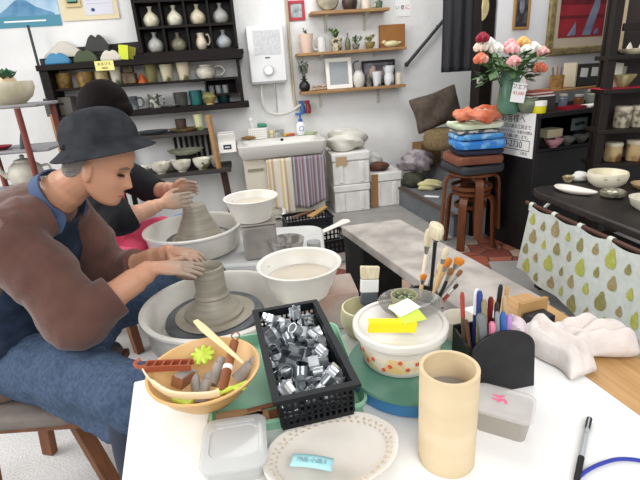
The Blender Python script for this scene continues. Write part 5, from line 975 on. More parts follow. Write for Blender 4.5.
for k in range(26):
    a=-PI/2+(k-13)*.21+rnd.uniform(-.04,.04); z=.018+.023*((k*7)%5)/4; rr=R*(.88+.055*(z-.012)/.035)+.0006; c_=Vector((rr*math.cos(a),rr*math.sin(a),z))
    for q in range(5): g=q*2*PI/5; m.ell(c_+Rz(a+PI/2).to_3x3()@Vector((.0028*math.cos(g),0,.0028*math.sin(g))),(.0021,.0008,.0021),8,Rz(a+PI/2))
m.build('body',[bodyp,fband(),mat('red flower print','#d6543c',.5)],o)
m=MB(); m.lathe([(R*.965,.0665),(R*1.06,.067),(R*1.075,.072),(R*1.07,.082),(R*1.03,.0855),(R*.95,.0845),(R*.93,.0815),(0,.0815)],n=56); m.build('lid',mat('frosted lid','#dedad3',.3),o)
lz=cz_+.0822
gb=atz(410,307,lz+.012)
m=MB(); m.lathe([(0,0),(.03,0),(.05,.008),(.066,.022),(.067,.0235),(.064,.0235),(.048,.011),(.03,.004),(0,.003)],n=40,wob=lambda a,z:1+.03*math.sin(3*a+1)); one(m,'smoked_bowl','shallow smoky glass dish on the white container lid','dish',mat('smoked glass','#85837e',.1,var='#9a9892',scale=9,alpha=.5),(gb.x,gb.y,lz+.0005))
ja=Vector((gb.x-.010,gb.y+.012,lz+.0045))
o=thing('glass_jar','little open jar of green beads in the smoky dish','jar',ja); m=MB(); m.lathe([(0,0),(.023,0),(.0255,.003),(.0265,.02),(.0285,.022),(.0285,.032),(.025,.032),(.0235,.02),(.022,.004),(0,.003)],n=32); m.build('jar',mat('olive jar glass','#a3a183',.15,var='#7d7b5a',scale=18),o)
rnd=random.Random(2)
for k in range(16): a=k*2.4; r_=.019*math.sqrt((k+.5)/16); m=MB(); m.ell((r_*math.cos(a),r_*math.sin(a),.0235+.002*(k%3)),(.0042,.0035,.003),8,Rz(a)); m.build('bead',mat('bead green','#7f8f6a',.3) if k%3 else mat('bead dark','#2b3026',.3),o)
n_=atz(391,322,lz+.03); o=thing('sticky_notes','bright yellow pad of sticky notes propped on the smoky dish','note pad',(n_.x,n_.y,lz+.025),.02); m=MB(); m.X=Rx(.15)@Ry(.10); m.box((.0,-.012,.002),(.092,.004,.022)); m.box((0,-.006,.0135),(.092,.012,.0015)); m.build('pad_edge',mat('neon yellow','#f2e21c',.6),o); m=MB(); m.X=Rx(.15)@Ry(.10); m.box((.034,.018,.015),(.05,.06,.0015),Rz(.3)); m.build('green_sheet',mat('neon green','#c9e04a',.6),o); m=MB(); m.X=Rx(.15)@Ry(.1); m.box((.030,.030,.0175),(.055,.035,.0015),Rz(.6)); m.build('white_sheet',PAPER,o)
# cream bowl, hake brush, white cup
cb=atz(364,332,Z0); m=MB(); m.lathe([(0,0),(.035,0),(.045,.006),(.055,.03),(.056,.05),(.052,.072),(.048,.073),(.05,.05),(.045,.02),(0,.008)],n=40); one(m,'cream_bowl','cream green-sided round bowl behind the flower container','bowl',mat('cream green glaze','#d8d2ae',.35,var='#c8c095',scale=7),(cb.x,cb.y,Z0))
br_m=mat('cream bristles','#d9cfb4',.9,var='#c4b898',scale=30,stretch=(8,8,1)); ferr=mat('white ferrule','#dcdcda',.5)
o=thing('hake_brush','wide flat brush with cream bristles standing in the cream bowl','brush',(cb.x+.012,cb.y+.012,Z0+.012)); o.rotation_euler=(-.16,.10,.12)
m=MB(); m.bb((-.014,-.006,0),(.014,.006,.055)); m.bb((-.021,-.007,.055),(.021,.007,.085)); m.build('handle',mat('blue grey handle','#4a525a',.5),o,bev=.003)
m=MB(); m.bb((-.022,-.0075,.0855),(.022,.0075,.118)); m.build('ferrule',ferr,o,bev=.002); m=MB(); m.prism([(-.022,.1185),(.022,.1185),(.024,.15),(-.024,.152)],-.007,.007); m.v=[(x,z,y) for x,y,z in m.v]; m.build('bristles',br_m,o,bev=.003)
wc=atz(457,345,Z0); m=MB(); m.lathe([(0,0),(.03,0),(.033,.003),(.036,.075),(.034,.075),(.031,.006),(0,.005)],n=36); one(m,'white_cup','plain white cup between the container and black pen holder','cup',mat('ivory plastic','#e6e0d2',.35),(wc.x,wc.y,Z0))
# brush jar
bj=Vector((.235,.985,Z0))
m=MB(); m.lathe([(0,0),(.036,0),(.038,.004),(.038,.10),(.034,.10),(.034,.008),(0,.007)],n=32); one(m,'brush_jar','dark jar holding paint brushes behind the flower container','jar',mat('dark jar','#2a2c2c',.4),bj)
def brush(tip,ferr_len,br_len,br_w0,hm,bm,label,k,flat=.55,hr=.0042):
    br_w=br_w0*1.3
    base=Vector((.010*math.cos(k*2.4)*1.6,.010*math.sin(k*2.4)*1.6,.012)); tipw=tip-bj; d=(tipw-base); L=d.length; q=d.to_track_quat('Z','X').to_matrix().to_4x4()
    o=thing('paint_brush',label,'brush',bj+base); o.matrix_world=T(bj+base)@q
    a=L-ferr_len-br_len
    m=MB(); m.tube([(0,0,0),(0,0,a*.5),(0,0,a)],[hr*.6,hr,hr*1.1],8); m.build('handle',hm,o)
    m=MB(); m.tube([(0,0,a),(0,0,a+ferr_len)],[hr*1.15,br_w*.8],10,flat); m.build('ferrule',mat('dull ferrule','#a9a9a4',.3,.8),o)
    m=MB(); m.tube([(0,0,a+ferr_len),(0,0,L-br_len*.45),(0,0,L-br_len*.15),(0,0,L)],[br_w*.8,br_w*1.1,br_w*.95,br_w*.35],12,flat); m.build('bristles',bm,o)
cream_b=br_m; org=mat('orange bristles','#d9862a',.8,var='#c06f1c',scale=40); blk=mat('black lacquer','#1c1d1f',.35); nat=mat('natural handle','#d2ae7c',.5); redh=mat('red brown handle','#8d3f24',.4)
bspec=[((437,223),.95,.012,.035,.018,blk,cream_b,'black-handled wide brush with long cream bristles, tallest in the dark jar'),((430,228),1.05,.02,.045,.012,mat('chalky handle','#e4d9c6',.6),cream_b,'chalky white handled brush standing behind the tallest brush'),((447,247),1.0,.012,.03,.007,nat,cream_b,'slim natural brush with a pointed cream tip'),((461,258),1.0,.015,.018,.010,nat,org,'natural brush with a wide orange tip, highest of the orange ones'),((424,274),1.0,.012,.014,.008,nat,org,'short brush with an orange square tip'),((452,268),.98,.016,.018,.006,blk,mat('brown hair','#7d5a3a',.8),'black brush with brown hair leaning toward the pens'),((462,270),1.02,.02,.02,.005,mat('grey handle','#8c8f90',.4,.5),mat('brown hair','#7d5a3a'),'grey metal-handled thin brush with brown hair'),((458,284),1.0,.018,.016,.004,redh,mat('dark hair','#3a3029',.8),'red brown thin brush leaning lowest in the dark jar'),((441,262),1.06,.012,.024,.009,nat,cream_b,'stubby natural brush with thick cream bristles'),((434,272),1.03,.016,.02,.006,mat('grey handle','#8c8f90'),cream_b,'grey brush with cream tip in the middle of the dark jar'),((447,282),1.03,.016,.02,.005,blk,mat('brown hair','#7d5a3a'),'short black brush with brown hair in the dark jar'),((450,258),1.04,.014,.024,.008,nat,org,'natural brush with an amber tip behind the highest orange one')]
for k,(px,Yy,fl_,bl,bw,hm_,bm_,lab) in enumerate(bspec): brush(aty(px[0],px[1],Yy),fl_,bl,bw,hm_,bm_,lab,k)
# black pen holder
ph_=atz(505,394,Z0); pa=.17
o=thing('pen_holder','black arched pen holder full of pens on the worktable','pen holder',(ph_.x,ph_.y+.01,Z0),pa)
hw=.066
def arch(w,h,n=16): return [(-w,0),(w,0)]+[(w*math.cos(PI*k/n)**1,h-w*.62+w*.62*math.sin(PI*k/n)) for k in range(n+1)]
lea=mat('black leatherette','#141416',.5,var='#1e1e21',scale=30,bump=.06,bscale=200)
m=MB(); m.X=Rx(PI/2-.12); m.prism(arch(hw,.128),-.003,.003); m.build('front_panel',lea,o,bev=.001)
m=MB(); m.bb((-hw,.004,0),(hw,.085,.004)); m.build('base',lea,o)
for s_ in (-1,1): m=MB(); m.X=T(s_*(hw-.002),0,0)@Rz(PI/2)@Rx(PI/2); m.prism([(.006,.0045),(.085,.0045),(.085,.105),(.018,.092)],-.002,.002); m.build('side_panel',lea,o)
m=MB(); m.bb((-hw+.0005,.0865,0),(hw-.0005,.0905,.11)); m.build('back_panel',lea,o)
HB=T(o.location)@Rz(pa)
pens=[((-.056,.05),(462,284),.004,'#5b4b3a','#9c3b34','brown brush pen with a red tip, first from the white cup'),((-.05,.02),(466,320),.0042,'#4a3024','#4a3024','dark brown stick pen at the holder corner'),((-.036,.055),(477,289),.005,'#23346d','#dfe3ea','blue pen with white cap end'),((-.03,.045),(480,284),.0055,'#c8b37a','#2b3f7d','tan pen with a blue cap, tallest on the cup side'),((-.02,.03),(484,300),.005,'#8d7f63','#8d7f63','grey tan pen in the holder'),((-.008,.05),(491,297),.005,'#6d1f24','#6d1f24','dark red pen in the holder'),((.006,.06),(501,284),.0045,'#1d1d20','#1d1d20','black pen standing tall in the holder'),((.014,.05),(508,282),.004,'#d8c6ae','#b08a5c','beige pencil, tallest in the holder'),((.012,.03),(505,296),.004,'#b49a78','#b49a78','tan pencil beside the black pen'),((-.012,.02),(492,322),.006,'#c75a78','#e58aa5','pink marker low in the holder'),((.002,.02),(497,312),.0045,'#8d8f96','#8d8f96','silver pen at the front of the holder'),((.012,.015),(503,312),.005,'#2f62a8','#2f62a8','blue ballpoint at the front of the holder'),((.02,.02),(509,315),.0055,'#7d4f9a','#b48ac6','purple marker at the front of the holder'),((-.024,.022),(481,314),.009,'#6f7274','#6f7274','wide grey marker at the front of the holder'),((.0,.045),(497,302),.004,'#c8cace','#3a3d42','thin silver pencil behind the silver pen')]
for k,((x,y),px,r_,h1,h2,lab) in enumerate(pens):
    b=HB@Vector((x,y,.006)); 
    tipY=b.y+.005; t_=aty(px[0],px[1],tipY+.01)
    d=(t_-b); 
    if d.length>.19: d=d.normalized()*.19
    L=d.length; o2=thing('pen',lab+' of black leatherette' if 'holder' in lab else lab+' in the black holder','pen',b); o2.matrix_world=T(b)@d.to_track_quat('Z','X').to_matrix().to_4x4()
    m=MB(); m.tube([(0,0,0),(0,0,.006),(0,0,L*.72)],[r_*.3,r_,r_],8); m.build('barrel',mat('pen '+h1,h1,.35),o2); m=MB(); m.tube([(0,0,L*.72),(0,0,L*.96),(0,0,L)],[r_*1.1,r_*1.1,r_*.7],8); m.build('cap',mat('pen '+h2,h2,.35),o2)
q=HB@Vector((.043,.042,.078)); lump('tissue','crumpled white and pink tissue stuffed in the black pen holder','tissue',(q.x,q.y,q.z),(.02,.022,.033),mat('tissue','#ddd3d8',.8,var='#c9a9b3',scale=20),51,.3)
m=MB(); m.box((0,0,.05),(.035,.004,.085)); q=HB@Vector((.047,.016,.006)); one(m,'lime_pad','lime green pad standing in the black pen holder','note pad',mat('neon green','#c9e04a'),q,pa+.1)
m=MB(); m.box((0,0,.05),(.03,.003,.09)); q=HB@Vector((-.042,.014,.006)); one(m,'pale_pad','pale yellow slip standing in the black pen holder','paper',mat('pale yellow slip','#dfe0a8',.7),q,pa-.05)
# cardboard tube
tb_=atz(446,456,Z0); th=aty(450,367,tb_.y).z-Z0
m=MB(); R=.0455; m.lathe([(R-.006,0),(R,0),(R,th),(R-.006,th),(R-.006,0)],n=48); one(m,'cardboard_tube','tall open cardboard tube standing on the worktable','tube',mat('kraft tube','#d8c6a6',.7,var='#cfba96',scale=5,stretch=(1,1,4)),(tb_.x,tb_.y,Z0))
m=MB(); m.lathe([(0,0),(R-.009,0),(R-.009,th-.045),(0,th-.045)],n=40); one(m,'grey_core','grey roll standing inside the cardboard tube','roll',mat('grey core','#8d8580',.8),(tb_.x,tb_.y,Z0))
# clear lidded box
pb=atz(501,424,Z0); o=thing('plastic_box','clear lidded plastic box with pink bits beside the pen holder','box',(pb.x,pb.y,Z0),math.radians(-30))
clr=mat('clear plastic grey','#b3aca3',.25,alpha=.8); w_,d_=.098,.074
m=MB(); m.loft([ring(w_*.86,d_*.84,.012,0),ring(w_*.98,d_*.98,.014,.043)]); m.build('tub',clr,o)
m=MB(); m.loft([ring(w_*1.04,d_*1.05,.016,.0435),ring(w_*1.06,d_*1.07,.017,.049),ring(w_*.98,d_*.97,.015,.0525),ring(w_*.8,d_*.76,.012,.0535)]); m.build('lid',mat('frosted clear lid','#d9d6d2',.25,alpha=.45),o)
m=MB(); m.loft([ring(w_*.8,d_*.78,.011,.003),ring(w_*.92,d_*.92,.012,.038)]); m.build('grey_filling',mat('grey filling','#8d857c',.7,var='#6d645b',scale=22),o)
for k in range(5): m=MB(); m.ell((-.012+.008*(k%3),-.004+.010*(k//3),.0538),(.008,.003,.0012),8,Rz(k)); m.build('pink_bit',mat('pink bit','#d66a8a',.6),o)
# white rag
m=MB(); rg=atz(577,345,Z0); rnd=random.Random(14)
def rag(u,v):
    x=(u-.5)*.165; y=(v-.5)*.125; e=max(0.0,1-(2*u-1)**4)*max(0.0,1-(2*v-1)**4)
    z=.058*e**.6*(.72+.28*math.sin(6*u+2))+e*(.011*abs(math.sin(u*4+v*12+1.2*math.sin(u*5)))+.007*math.sin(v*17-u*6+math.sin(u*6))+.004*math.sin(u*26-v*9)+.003*math.sin(v*38+u*8))
    k=1+.10*math.sin(7*u+1)*math.sin(3*v)
    return Vector((x*k+.012*math.sin(v*6),y*k+.02*math.sin(u*5),z+.002))
m.sheet(rag,72,48); 
def rag2(u,v):
    x=-.080+(u-.5)*.07+.02*v; y=-.085+.175*v; e=max(0,1-(2*u-1)**2)**.5*max(0,1-(2*v-1)**6)
    return Vector((x+.008*math.sin(9*v),y,.004+.050*e+.010*e*math.sin(u*9+v*2)+.005*e*math.sin(u*19+v*3)+.003*e*math.sin(v*15)))
m.sheet(rag2,28,40); one(m,'white_rag','crumpled white rag at the right end of the worktable'.replace(' right',' plank'),'rag',mat('white rag cloth','#e2dbd6',.95,var='#d3c8c2',scale=14,bump=.25,bscale=60),(rg.x,rg.y,Z0),.35,solid=.003,off=1)
bb_=atz(538,327,Z0); m=MB(); m.bb((-.03,-.02,0),(.03,.02,.035)); one(m,'black_case','small black case behind the white rag','case',BLACKP,(bb_.x,bb_.y,Z0),.3,bev=.003); m=MB(); m.bb((-.04,-.005,0),(.04,.005,.055)); one(m,'tan_board','thin tan board standing behind the small black case','board',mat('tan board','#b08a58'),(bb_.x+.0,bb_.y+.034,Z0),.3)
# pen and cord
p1=atz(589,421,Z0); p2=atz(578,474,Z0); d=p2-p1
o=thing('ballpoint_pen','clear black-tipped ballpoint lying on the white worktable','pen',(p1.x,p1.y,Z0+.0052)); o.rotation_euler=(0,0,math.atan2(d.y,d.x)); L=d.length+.03
m=MB(); m.tube([(0,0,0),(.03,0,0)],.0048,10); m.build('cap_end',BLACKP,o); m=MB(); m.tube([(.03,0,0),(L*.62,0,0)],.0045,10); m.build('barrel',mat('clear pen body','#a9adb0',.2),o); m=MB(); m.tube([(L*.62,0,0),(L*.92,0,0),(L,0,0)],[.005,.0048,.0015],10); m.build('grip',mat('black grip','#151517',.6),o); m=MB(); m.bb((.004,-.0012,.005),(.045,.0012,.0065)); m.build('clip',STEEL,o)
pts=[atz(x,y,Z0+.0035) for x,y in ((577,479),(588,470),(603,463),(620,459),(642,461),(660,470))]
m=MB(); m.tube(cat(pts,6),.0030,8); one(m,'blue_wire','thin blue cord curving across the worktable corner by the pen','cord',mat('blue cord','#2e3a9c',.5),(0,0,0))
# oval plate, clear box
pc=atz(333,460,Z0); pr=.30
m=MB(); m.lathe([(0,0),(.62,0),(.66,.003),(.9,.016),(1,.021),(1.0,.024),(.97,.024),(.88,.0185),(.64,.0055),(0,.005)],n=96,sx=.115,sy=.082,wob=lambda a,z:1+(.018*abs(math.cos(4*a)) if z>.01 else 0)); 
o=thing('oval_plate','white oval plate with an embossed rim lying on the worktable','plate',(pc.x,pc.y,Z0),pr); m.build('plate_body',mat('white plate glaze','#e3ddd5',.25,var='#d8d0c6',scale=6),o)
m=MB()
for k in range(44):
    a=2*PI*k/44; c_=(.105*math.cos(a),.0745*math.sin(a),.0195)
    m.ell(c_,(.0055,.0024,.0016),8,Rz(a+(.6 if k%2 else -.6))); m.ell((.096*math.cos(a+.07),.068*math.sin(a+.07),.0165),(.004,.0018,.0014),8,Rz(a+1.2))
m.build('embossed_rim',mat('tan relief','#c9bba6',.4),o)
P=atz(312,463,Z0+.024); o=thing('blue_note','pale blue sticky note lying on the oval plate','note',(P.x,P.y,Z0+.0255),-.24); m=MB(); m.sheet(lambda u,v:Vector(((u-.5)*.068,(v-.5)*.026,.003*math.sin(PI*u))),10,3); m.build('sheet',mat('pale blue note','#a9dbe2',.7),o,solid=.0006)
text('lettering','作品 小皿 5',.010,mat('faint pencil','#8aa8ae',.8),o,T(0,0,.0042))
cbx=atz(237,458,Z0); o=thing('clear_box','clear lidded food box at the near corner of the worktable','box',(cbx.x,cbx.y,Z0),.12)
w_,d_=.105,.115; m=MB(); m.loft([ring(w_*.9,d_*.9,.016,0),ring(w_,d_,.018,.03)]); m.build('tub',mat('clear box plastic','#d9dad8',.2,alpha=.6),o); m=MB(); m.loft([ring(w_*1.04,d_*1.04,.02,.0305),ring(w_*1.05,d_*1.05,.02,.036),ring(w_*.95,d_*.95,.018,.038),ring(w_*.8,d_*.62,.02,.0385),ring(w_*.78,d_*.6,.02,.0365)]); m.build('lid',mat('clear lid plastic','#d2d3d2',.15,alpha=.7),o); m=MB(); m.bb((-.035,.040,.0386),(.035,.047,.041)); m.build('lid_ridge',mat('clear lid plastic','#d2d3d2'),o)
# ============================================================ THE TWO PEOPLE
def lerp_tab(tab,z):
    for i in range(len(tab)-1):
        a,b=tab[i],tab[i+1]
        if a[0]<=z<=b[0]:
            t=(z-a[0])/(b[0]-a[0]); t=t*t*(3-2*t)*.5+t*.5; return [a[k]+(b[k]-a[k])*t for k in range(1,len(a))]
    return list(tab[-1][1:])
HEADTAB=[(-.118,.066,.030,.014),(-.112,.078,.015,.032),(-.098,.083,-.008,.045),(-.08,.081,-.03,.054),(-.06,.082,-.048,.060),(-.04,.081,-.064,.065),(-.02,.080,-.078,.068),(0,.079,-.089,.070),(.02,.086,-.096,.072),(.05,.086,-.100,.074),(.08,.072,-.092,.068),(.10,.048,-.066,.05),(.113,.012,-.02,.016)]
def g(x,s): return math.exp(-(x/s)**2)
def head(mb,M):
    rings=[]; n=48; N=52
    for i in range(N+1):
        z=-.118+.231*i/N; xf,xb,w=lerp_tab(HEADTAB,z); mid=(xf+xb)*.5-.006; r=[]
        for k in range(n):
            th=2*PI*k/n; c,s=math.cos(th),math.sin(th); x=mid+((xf-mid) if c>0 else (mid-xb))*c; y=w*s*(1-.10*max(0,c)**2)
            tt=((th+PI)%(2*PI))-PI
            nose=.027*g(tt,.20)*( max(0,1-abs((z+.038)/.020))**.8 if z<-.038 else max(0,1-(z+.038)/.055)**1.2 )
            lips=.0055*g(tt,.34)*(g(z+.068,.006)+g(z+.081,.006)); eye=-.008*(g(tt-.42,.17)+g(tt+.42,.17))*g(z+.002,.012)
            brow=.004*(g(tt-.4,.25)+g(tt+.4,.25))*g(z-.018,.009); cheek=.004*(g(tt-.62,.25)+g(tt+.62,.25))*g(z+.03,.02)
            x+=nose+(lips+eye+brow+cheek)*c; y+=(eye+cheek)*s*.8
            r.append(M@Vector((x,y,z)))
        rings.append(r)
    mb.loft(rings)
    for s in (-1,1):
        mb.ell(M@Vector((-.006,s*.074,-.018)),(.017,.008,.031),12,M.to_3x3().to_4x4()@Rz(s*.35)@Ry(-.12)); mb.ell(M@Vector((-.002,s*.073,-.042)),(.008,.006,.010),10)
def eyes(M,root,skin_dark,lidm):
    for s in (-1,1):
        m=MB(); m.ell(M@Vector((.0725,s*.030,-.004)),(.009,.013,.0032),12,M.to_3x3().to_4x4()@Rz(s*.42)); m.build('eye',mat('dark eye','#1c1614',.3),root)
        m=MB(); m.tube([M@Vector((.084,s*.014,.019)),M@Vector((.082,s*.032,.024)),M@Vector((.068,s*.050,.018))],[.0022,.003,.0018],6); m.build('eyebrow',lidm,root)
    m=MB(); m.tube([M@Vector((.066,-.026,-.076)),M@Vector((.083,-.012,-.0745)),M@Vector((.0865,0,-.0742)),M@Vector((.083,.012,-.0745)),M@Vector((.066,.026,-.076))],[.0016,.0028,.003,.0028,.0016],8); m.build('mouth',mat('lip','#a05a4c',.5),root)
def hand(mb,wrist,xd,zd,ts,curl=(.25,.3,.3),spread=.05,sc_=1.0,thumb=(0,0)):
    x=Vector(xd).normalized(); z=Vector(zd); z=(z-x*z.dot(x)).normalized(); y=z.cross(x)
    M=Matrix(((x.x,y.x,z.x,wrist[0]),(x.y,y.y,z.y,wrist[1]),(x.z,y.z,z.z,wrist[2]),(0,0,0,1)))@Matrix.Scale(sc_,4)
    old=mb.X; mb.X=mb.X@M
    mb.tube([(-.03,0,0),(.0,0,0),(.03,0,0),(.06,0,.002),(.085,0,.002),(.094,0,.001)],[.026,.027,.034,.040,.040,.030],14,.0) if False else None
    rings=[]
    for xx,w,h in ((-.03,.026,.020),(.0,.026,.018),(.02,.032,.0175),(.05,.040,.017),(.08,.041,.0145),(.092,.037,.010)):
        rings.append([(xx,w*math.cos(q*PI/8),h*math.sin(q*PI/8)+.0015) for q in range(16)])
    mb.loft(rings)
    for k,(yy,L,r) in enumerate(((-.031,.058,.0075),(-.0105,.072,.0085),(.0105,.078,.0088),(.031,.070,.0085))):
        yy*=ts; p=Vector((.083,yy,0)); a=0; az=(k-1.5)*spread*ts; pts=[Vector((.06,yy*.85,.002)),p]; rr=[r*1.15,r*1.12]
        for q,f in enumerate((.45,.30,.25)):
            a+=curl[q]*(1+.12*(1.5-k)); p=p+Vector((math.cos(a)*math.cos(az),math.sin(az),-math.sin(a)))*L*f; pts.append(p.copy()); rr.append(r*(1.0-.10*q))
        pts.append(p+(pts[-1]-pts[-2]).normalized()*.004); rr.append(r*.45)
        mb.tube(pts,rr,10)
    t0,t1=thumb
    pts=[Vector((.012,ts*.020,-.004)),Vector((.036,ts*.042,-.010)),Vector((.062,ts*(.056+t0),-.014-t1*.5)),Vector((.086,ts*(.058+t0*1.3),-.020-t1)),Vector((.091,ts*(.058+t0*1.3),-.021-t1))]
    mb.tube(pts,[.015,.0135,.0105,.009,.0045],10); mb.X=old
class Spine:
    def __init__(s,pts,y): s.p=cat([(a,y,b) for a,b,_,_ in pts],8); s.d=cat([(c,w,0) for _,_,c,w in pts],8); s.n=len(s.p)-1
    def tan(s,i): q=min(max(i,2),s.n-2); return (s.p[q+2]-s.p[q-2]).normalized()
    def at(s,t,th,off=0):
        f=max(0,min(1,t))*s.n; i=min(int(f),s.n-1); k=f-i; p=s.p[i].lerp(s.p[i+1],k); d=s.d[i].lerp(s.d[i+1],k)
        tg=s.tan(i).lerp(s.tan(i+1),k).normalized(); fr=Vector((tg.z,0,-tg.x))
        c,sn=math.cos(th),math.sin(th); e=.85
        return p+fr*((d.x+off)*math.copysign(abs(c)**e,c))+Vector((0,(d.y+off)*math.copysign(abs(sn)**e,sn),0))
    def loft(s,mb,t0,t1,off=0,n=32,N=30): mb.loft([[s.at(t0+(t1-t0)*i/N,2*PI*k/n,off) for k in range(n)] for i in range(N+1)])
def skin_mat(name,h,x0,x1,clayc='#8d8577'):
    m=bpy.data.materials.new(name); m.use_nodes=True; nt=m.node_tree; b=nt.nodes['Principled BSDF']; b.inputs['Roughness'].default_value=.5
    b.inputs['Subsurface Weight'].default_value=.08; b.inputs['Subsurface Radius'].default_value=(.01,.004,.002)
    tc=nt.nodes.new('ShaderNodeTexCoord'); sx=nt.nodes.new('ShaderNodeSeparateXYZ'); nt.links.new(tc.outputs['Object'],sx.inputs[0])
    n=nt.nodes.new('ShaderNodeTexNoise'); n.inputs['Scale'].default_value=26; nt.links.new(tc.outputs['Object'],n.inputs[0])
    ad=nt.nodes.new('ShaderNodeMath'); ad.operation='MULTIPLY_ADD'; ad.inputs[1].default_value=.10; nt.links.new(n.outputs['Fac'],ad.inputs[0]); nt.links.new(sx.outputs['X'],ad.inputs[2])
    mr=nt.nodes.new('ShaderNodeMapRange'); mr.inputs[1].default_value=x0+.05; mr.inputs[2].default_value=x1+.05; mr.inputs[4].default_value=.8; nt.links.new(ad.outputs[0],mr.inputs[0])
    mx=nt.nodes.new('ShaderNodeMix'); mx.data_type='RGBA'; mx.inputs['A'].default_value=lin(h); mx.inputs['B'].default_value=lin(clayc); nt.links.new(mr.outputs[0],mx.inputs['Factor']); nt.links.new(mx.outputs['Result'],b.inputs['Base Color']); return m
def legs(mb,hips,knees,ankles,r):
    for h,k,a in zip(hips,knees,ankles):
        mb.tube(cat([h,Vector(h).lerp(Vector(k),.5)+Vector((0,0,.01)),k],5),[r[0]]*3+[r[0]*.95]*3+[r[1]]*5,14); mb.ell(k,(r[1]*1.02,)*3,14); mb.tube(cat([k,Vector(k).lerp(Vector(a),.4)+Vector((-.015,0,0)),a],5),[r[1]]*4+[r[1]*.92]*2+[r[2]]*5,14)
def shoe(root,a,mt):
    m=MB(); a=Vector(a); m.ell(a+Vector((.06,0,-.028)),(.125,.045,.04),16); m.ell(a+Vector((-.01,0,.0)),(.05,.042,.055),14); m.v=[(x,y,max(z,a.z-.065)) for x,y,z in m.v]; m.build('shoe',mt,root,remesh=.008,smooth_it=2)
# ---------------------------------------------------------------- the person in the hat
BX,BY=-.98,1.385
P1=thing('person','person in a charcoal felt hat, brown sweater and denim apron bending over a potter wheel','person',(BX,BY,0))
O=T(-BX,-BY,0)
S=Spine([(-1.0,.41,.15,.20),(-1.03,.56,.15,.20),(-1.0,.76,.15,.215),(-.915,.915,.13,.195),(-.80,.995,.068,.08),(-.785,1.005,.060,.070)],BY)
hc=Vector((-.635,BY,1.098)); HM=T(hc)@Ry(math.radians(28))
sho=((-.845,1.215,.915),(-.865,1.545,.895)); elb=((-.675,1.125,.715),(-.80,1.595,.64)); wri=((-.500,1.262,.797),(-.515,1.495,.757))
hip=((-.96,1.26,.50),(-.96,1.51,.50)); kn=((-.50,.985,.555),(-.50,1.72,.54)); an=((-.50,.99,.09),(-.50,1.73,.09))
m=MB(); m.X=O; head(m,HM)
m.tube(cat([(-.86,BY,.93),(-.79,BY,1.005),(-.71,BY,1.055),(-.67,BY,1.09)],5),[.07]*4+[.062]*4+[.056]*4+[.054]*4,18)
S.loft(m,.03,.93,-.03)
for s,e,w in zip(sho,elb,wri):
    s,e,w=Vector(s),Vector(e),Vector(w)
    m.tube(cat([s,s.lerp(e,.5),e,e.lerp(w,.35),e.lerp(w,.75),w],5),[.05]*5+[.046]*5+[.044]*3+[.045]*4+[.039]*4+[.033]*3+[.027]*8,14)
hand(m,wri[0],(.97,.10,-.13),(.02,-.12,1),1,(.10,.14,.12),.07,.93,(.004,-.022))
hand(m,wri[1],(.80,-.50,.02),(0,.1,1),-1,(.15,.3,.3),.04,.93)
legs(m,hip,kn,an,(.07,.05,.035))
skin1=skin_mat('skin of the hatted person','#bf8c70',.475,.60)
m.build('body',skin1,P1,remesh=.0042,smooth_it=2)
HM1=O@HM; eyes(HM1,P1,None,mat('grey brow','#6d5f57',.8))
hair=mat('grey hair','#6b6763',.8,var='#8f8a85',scale=60,stretch=(1,1,6),bump=.3,bscale=120)
m=MB(); m.X=O@HM; m.ell((-.034,0,.020),(.078,.0755,.090),24); m.ell((-.056,0,-.045),(.045,.060,.045),18)

m.build('hair',hair,P1,remesh=.005,smooth_it=2)
# hat
felt=mat('charcoal felt hat','#2b2d30',1.0,var='#393b3f',scale=20,bump=.2,bscale=220,spec=.1)
hatc=Vector((-.622,BY,1.132)); HT=T(hatc)@Ry(math.radians(-5))@Matrix.Scale(.95,4)
def brim(a,z): return 1
m=MB(); m.X=O@HT; m.lathe([(0,.128),(.03,.127),(.060,.120),(.083,.105),(.098,.082),(.1055,.055),(.1085,.03),(.110,.022),(.122,.012),(.140,.001),(.152,-.006),(.154,-.007)],n=64,sx=1.03,sy=.90,wob=lambda a,z:1+(.03*math.sin(2*a+1)+.022*math.sin(5*a+z*30)+.012*math.sin(9*a) if .03<z<.126 else .012*math.sin(3*a)))
m.v=[(x,y,z+(-.010*math.cos(2*math.atan2(y,x-.34)) if False else 0)) for x,y,z in m.v]
hat=m.build('hat',felt,P1,solid=.004,sub=1,off=-1)
m=MB(); m.X=O@HT; m.lathe([(.1072,.044),(.1105,.042),(.1125,.026),(.111,.020),(.1092,.022)],n=64,sx=1.03,sy=.90); m.build('hat_band',mat('dark hat band','#26282c',.9),hat)
m=MB(); m.X=O@HT
for q in (-.5,0,.5): m.ell((-.075+.008*q,-.074,.036+.006*q),(.012,.005,.008),10,Rz(.7))
m.build('hat_bow',mat('dark hat band','#26282c'),hat,remesh=.003)
# sweater
sw=mat('mauve brown sweater','#5c403a',.95,spec=.15,var='#654840',scale=10,bump=.12,bscale=160,sheen=.2)
m=MB(); m.X=O; S.loft(m,.0,.985,.0,40,40)
for s in sho: m.tube(cat([(-.80,BY+(s[1]-BY)*.35,.965),Vector(s).lerp(Vector((-.80,BY,.965)),.4)+Vector((-.01,0,.015)),Vector(s)+Vector((-.02,0,.01))],5),[.07]*4+[.085]*4+[.095]*8,18)
for s,e,w in zip(sho,elb,wri):
    s,e,w=Vector(s),Vector(e),Vector(w); c=e.lerp(w,.36)
    m.tube(cat([s+Vector((-.03,.0,-.0)),s.lerp(e,.3),s.lerp(e,.7),e+Vector((-.012,0,-.012)),e.lerp(w,.16),c],6),[.100]*4+[.094]*6+[.084]*6+[.079]*6+[.074]*6+[.066]*10,22)
m.build('sweater',sw,P1,remesh=.008,smooth_it=6,disp=(.016,.085))
m=MB(); m.X=O
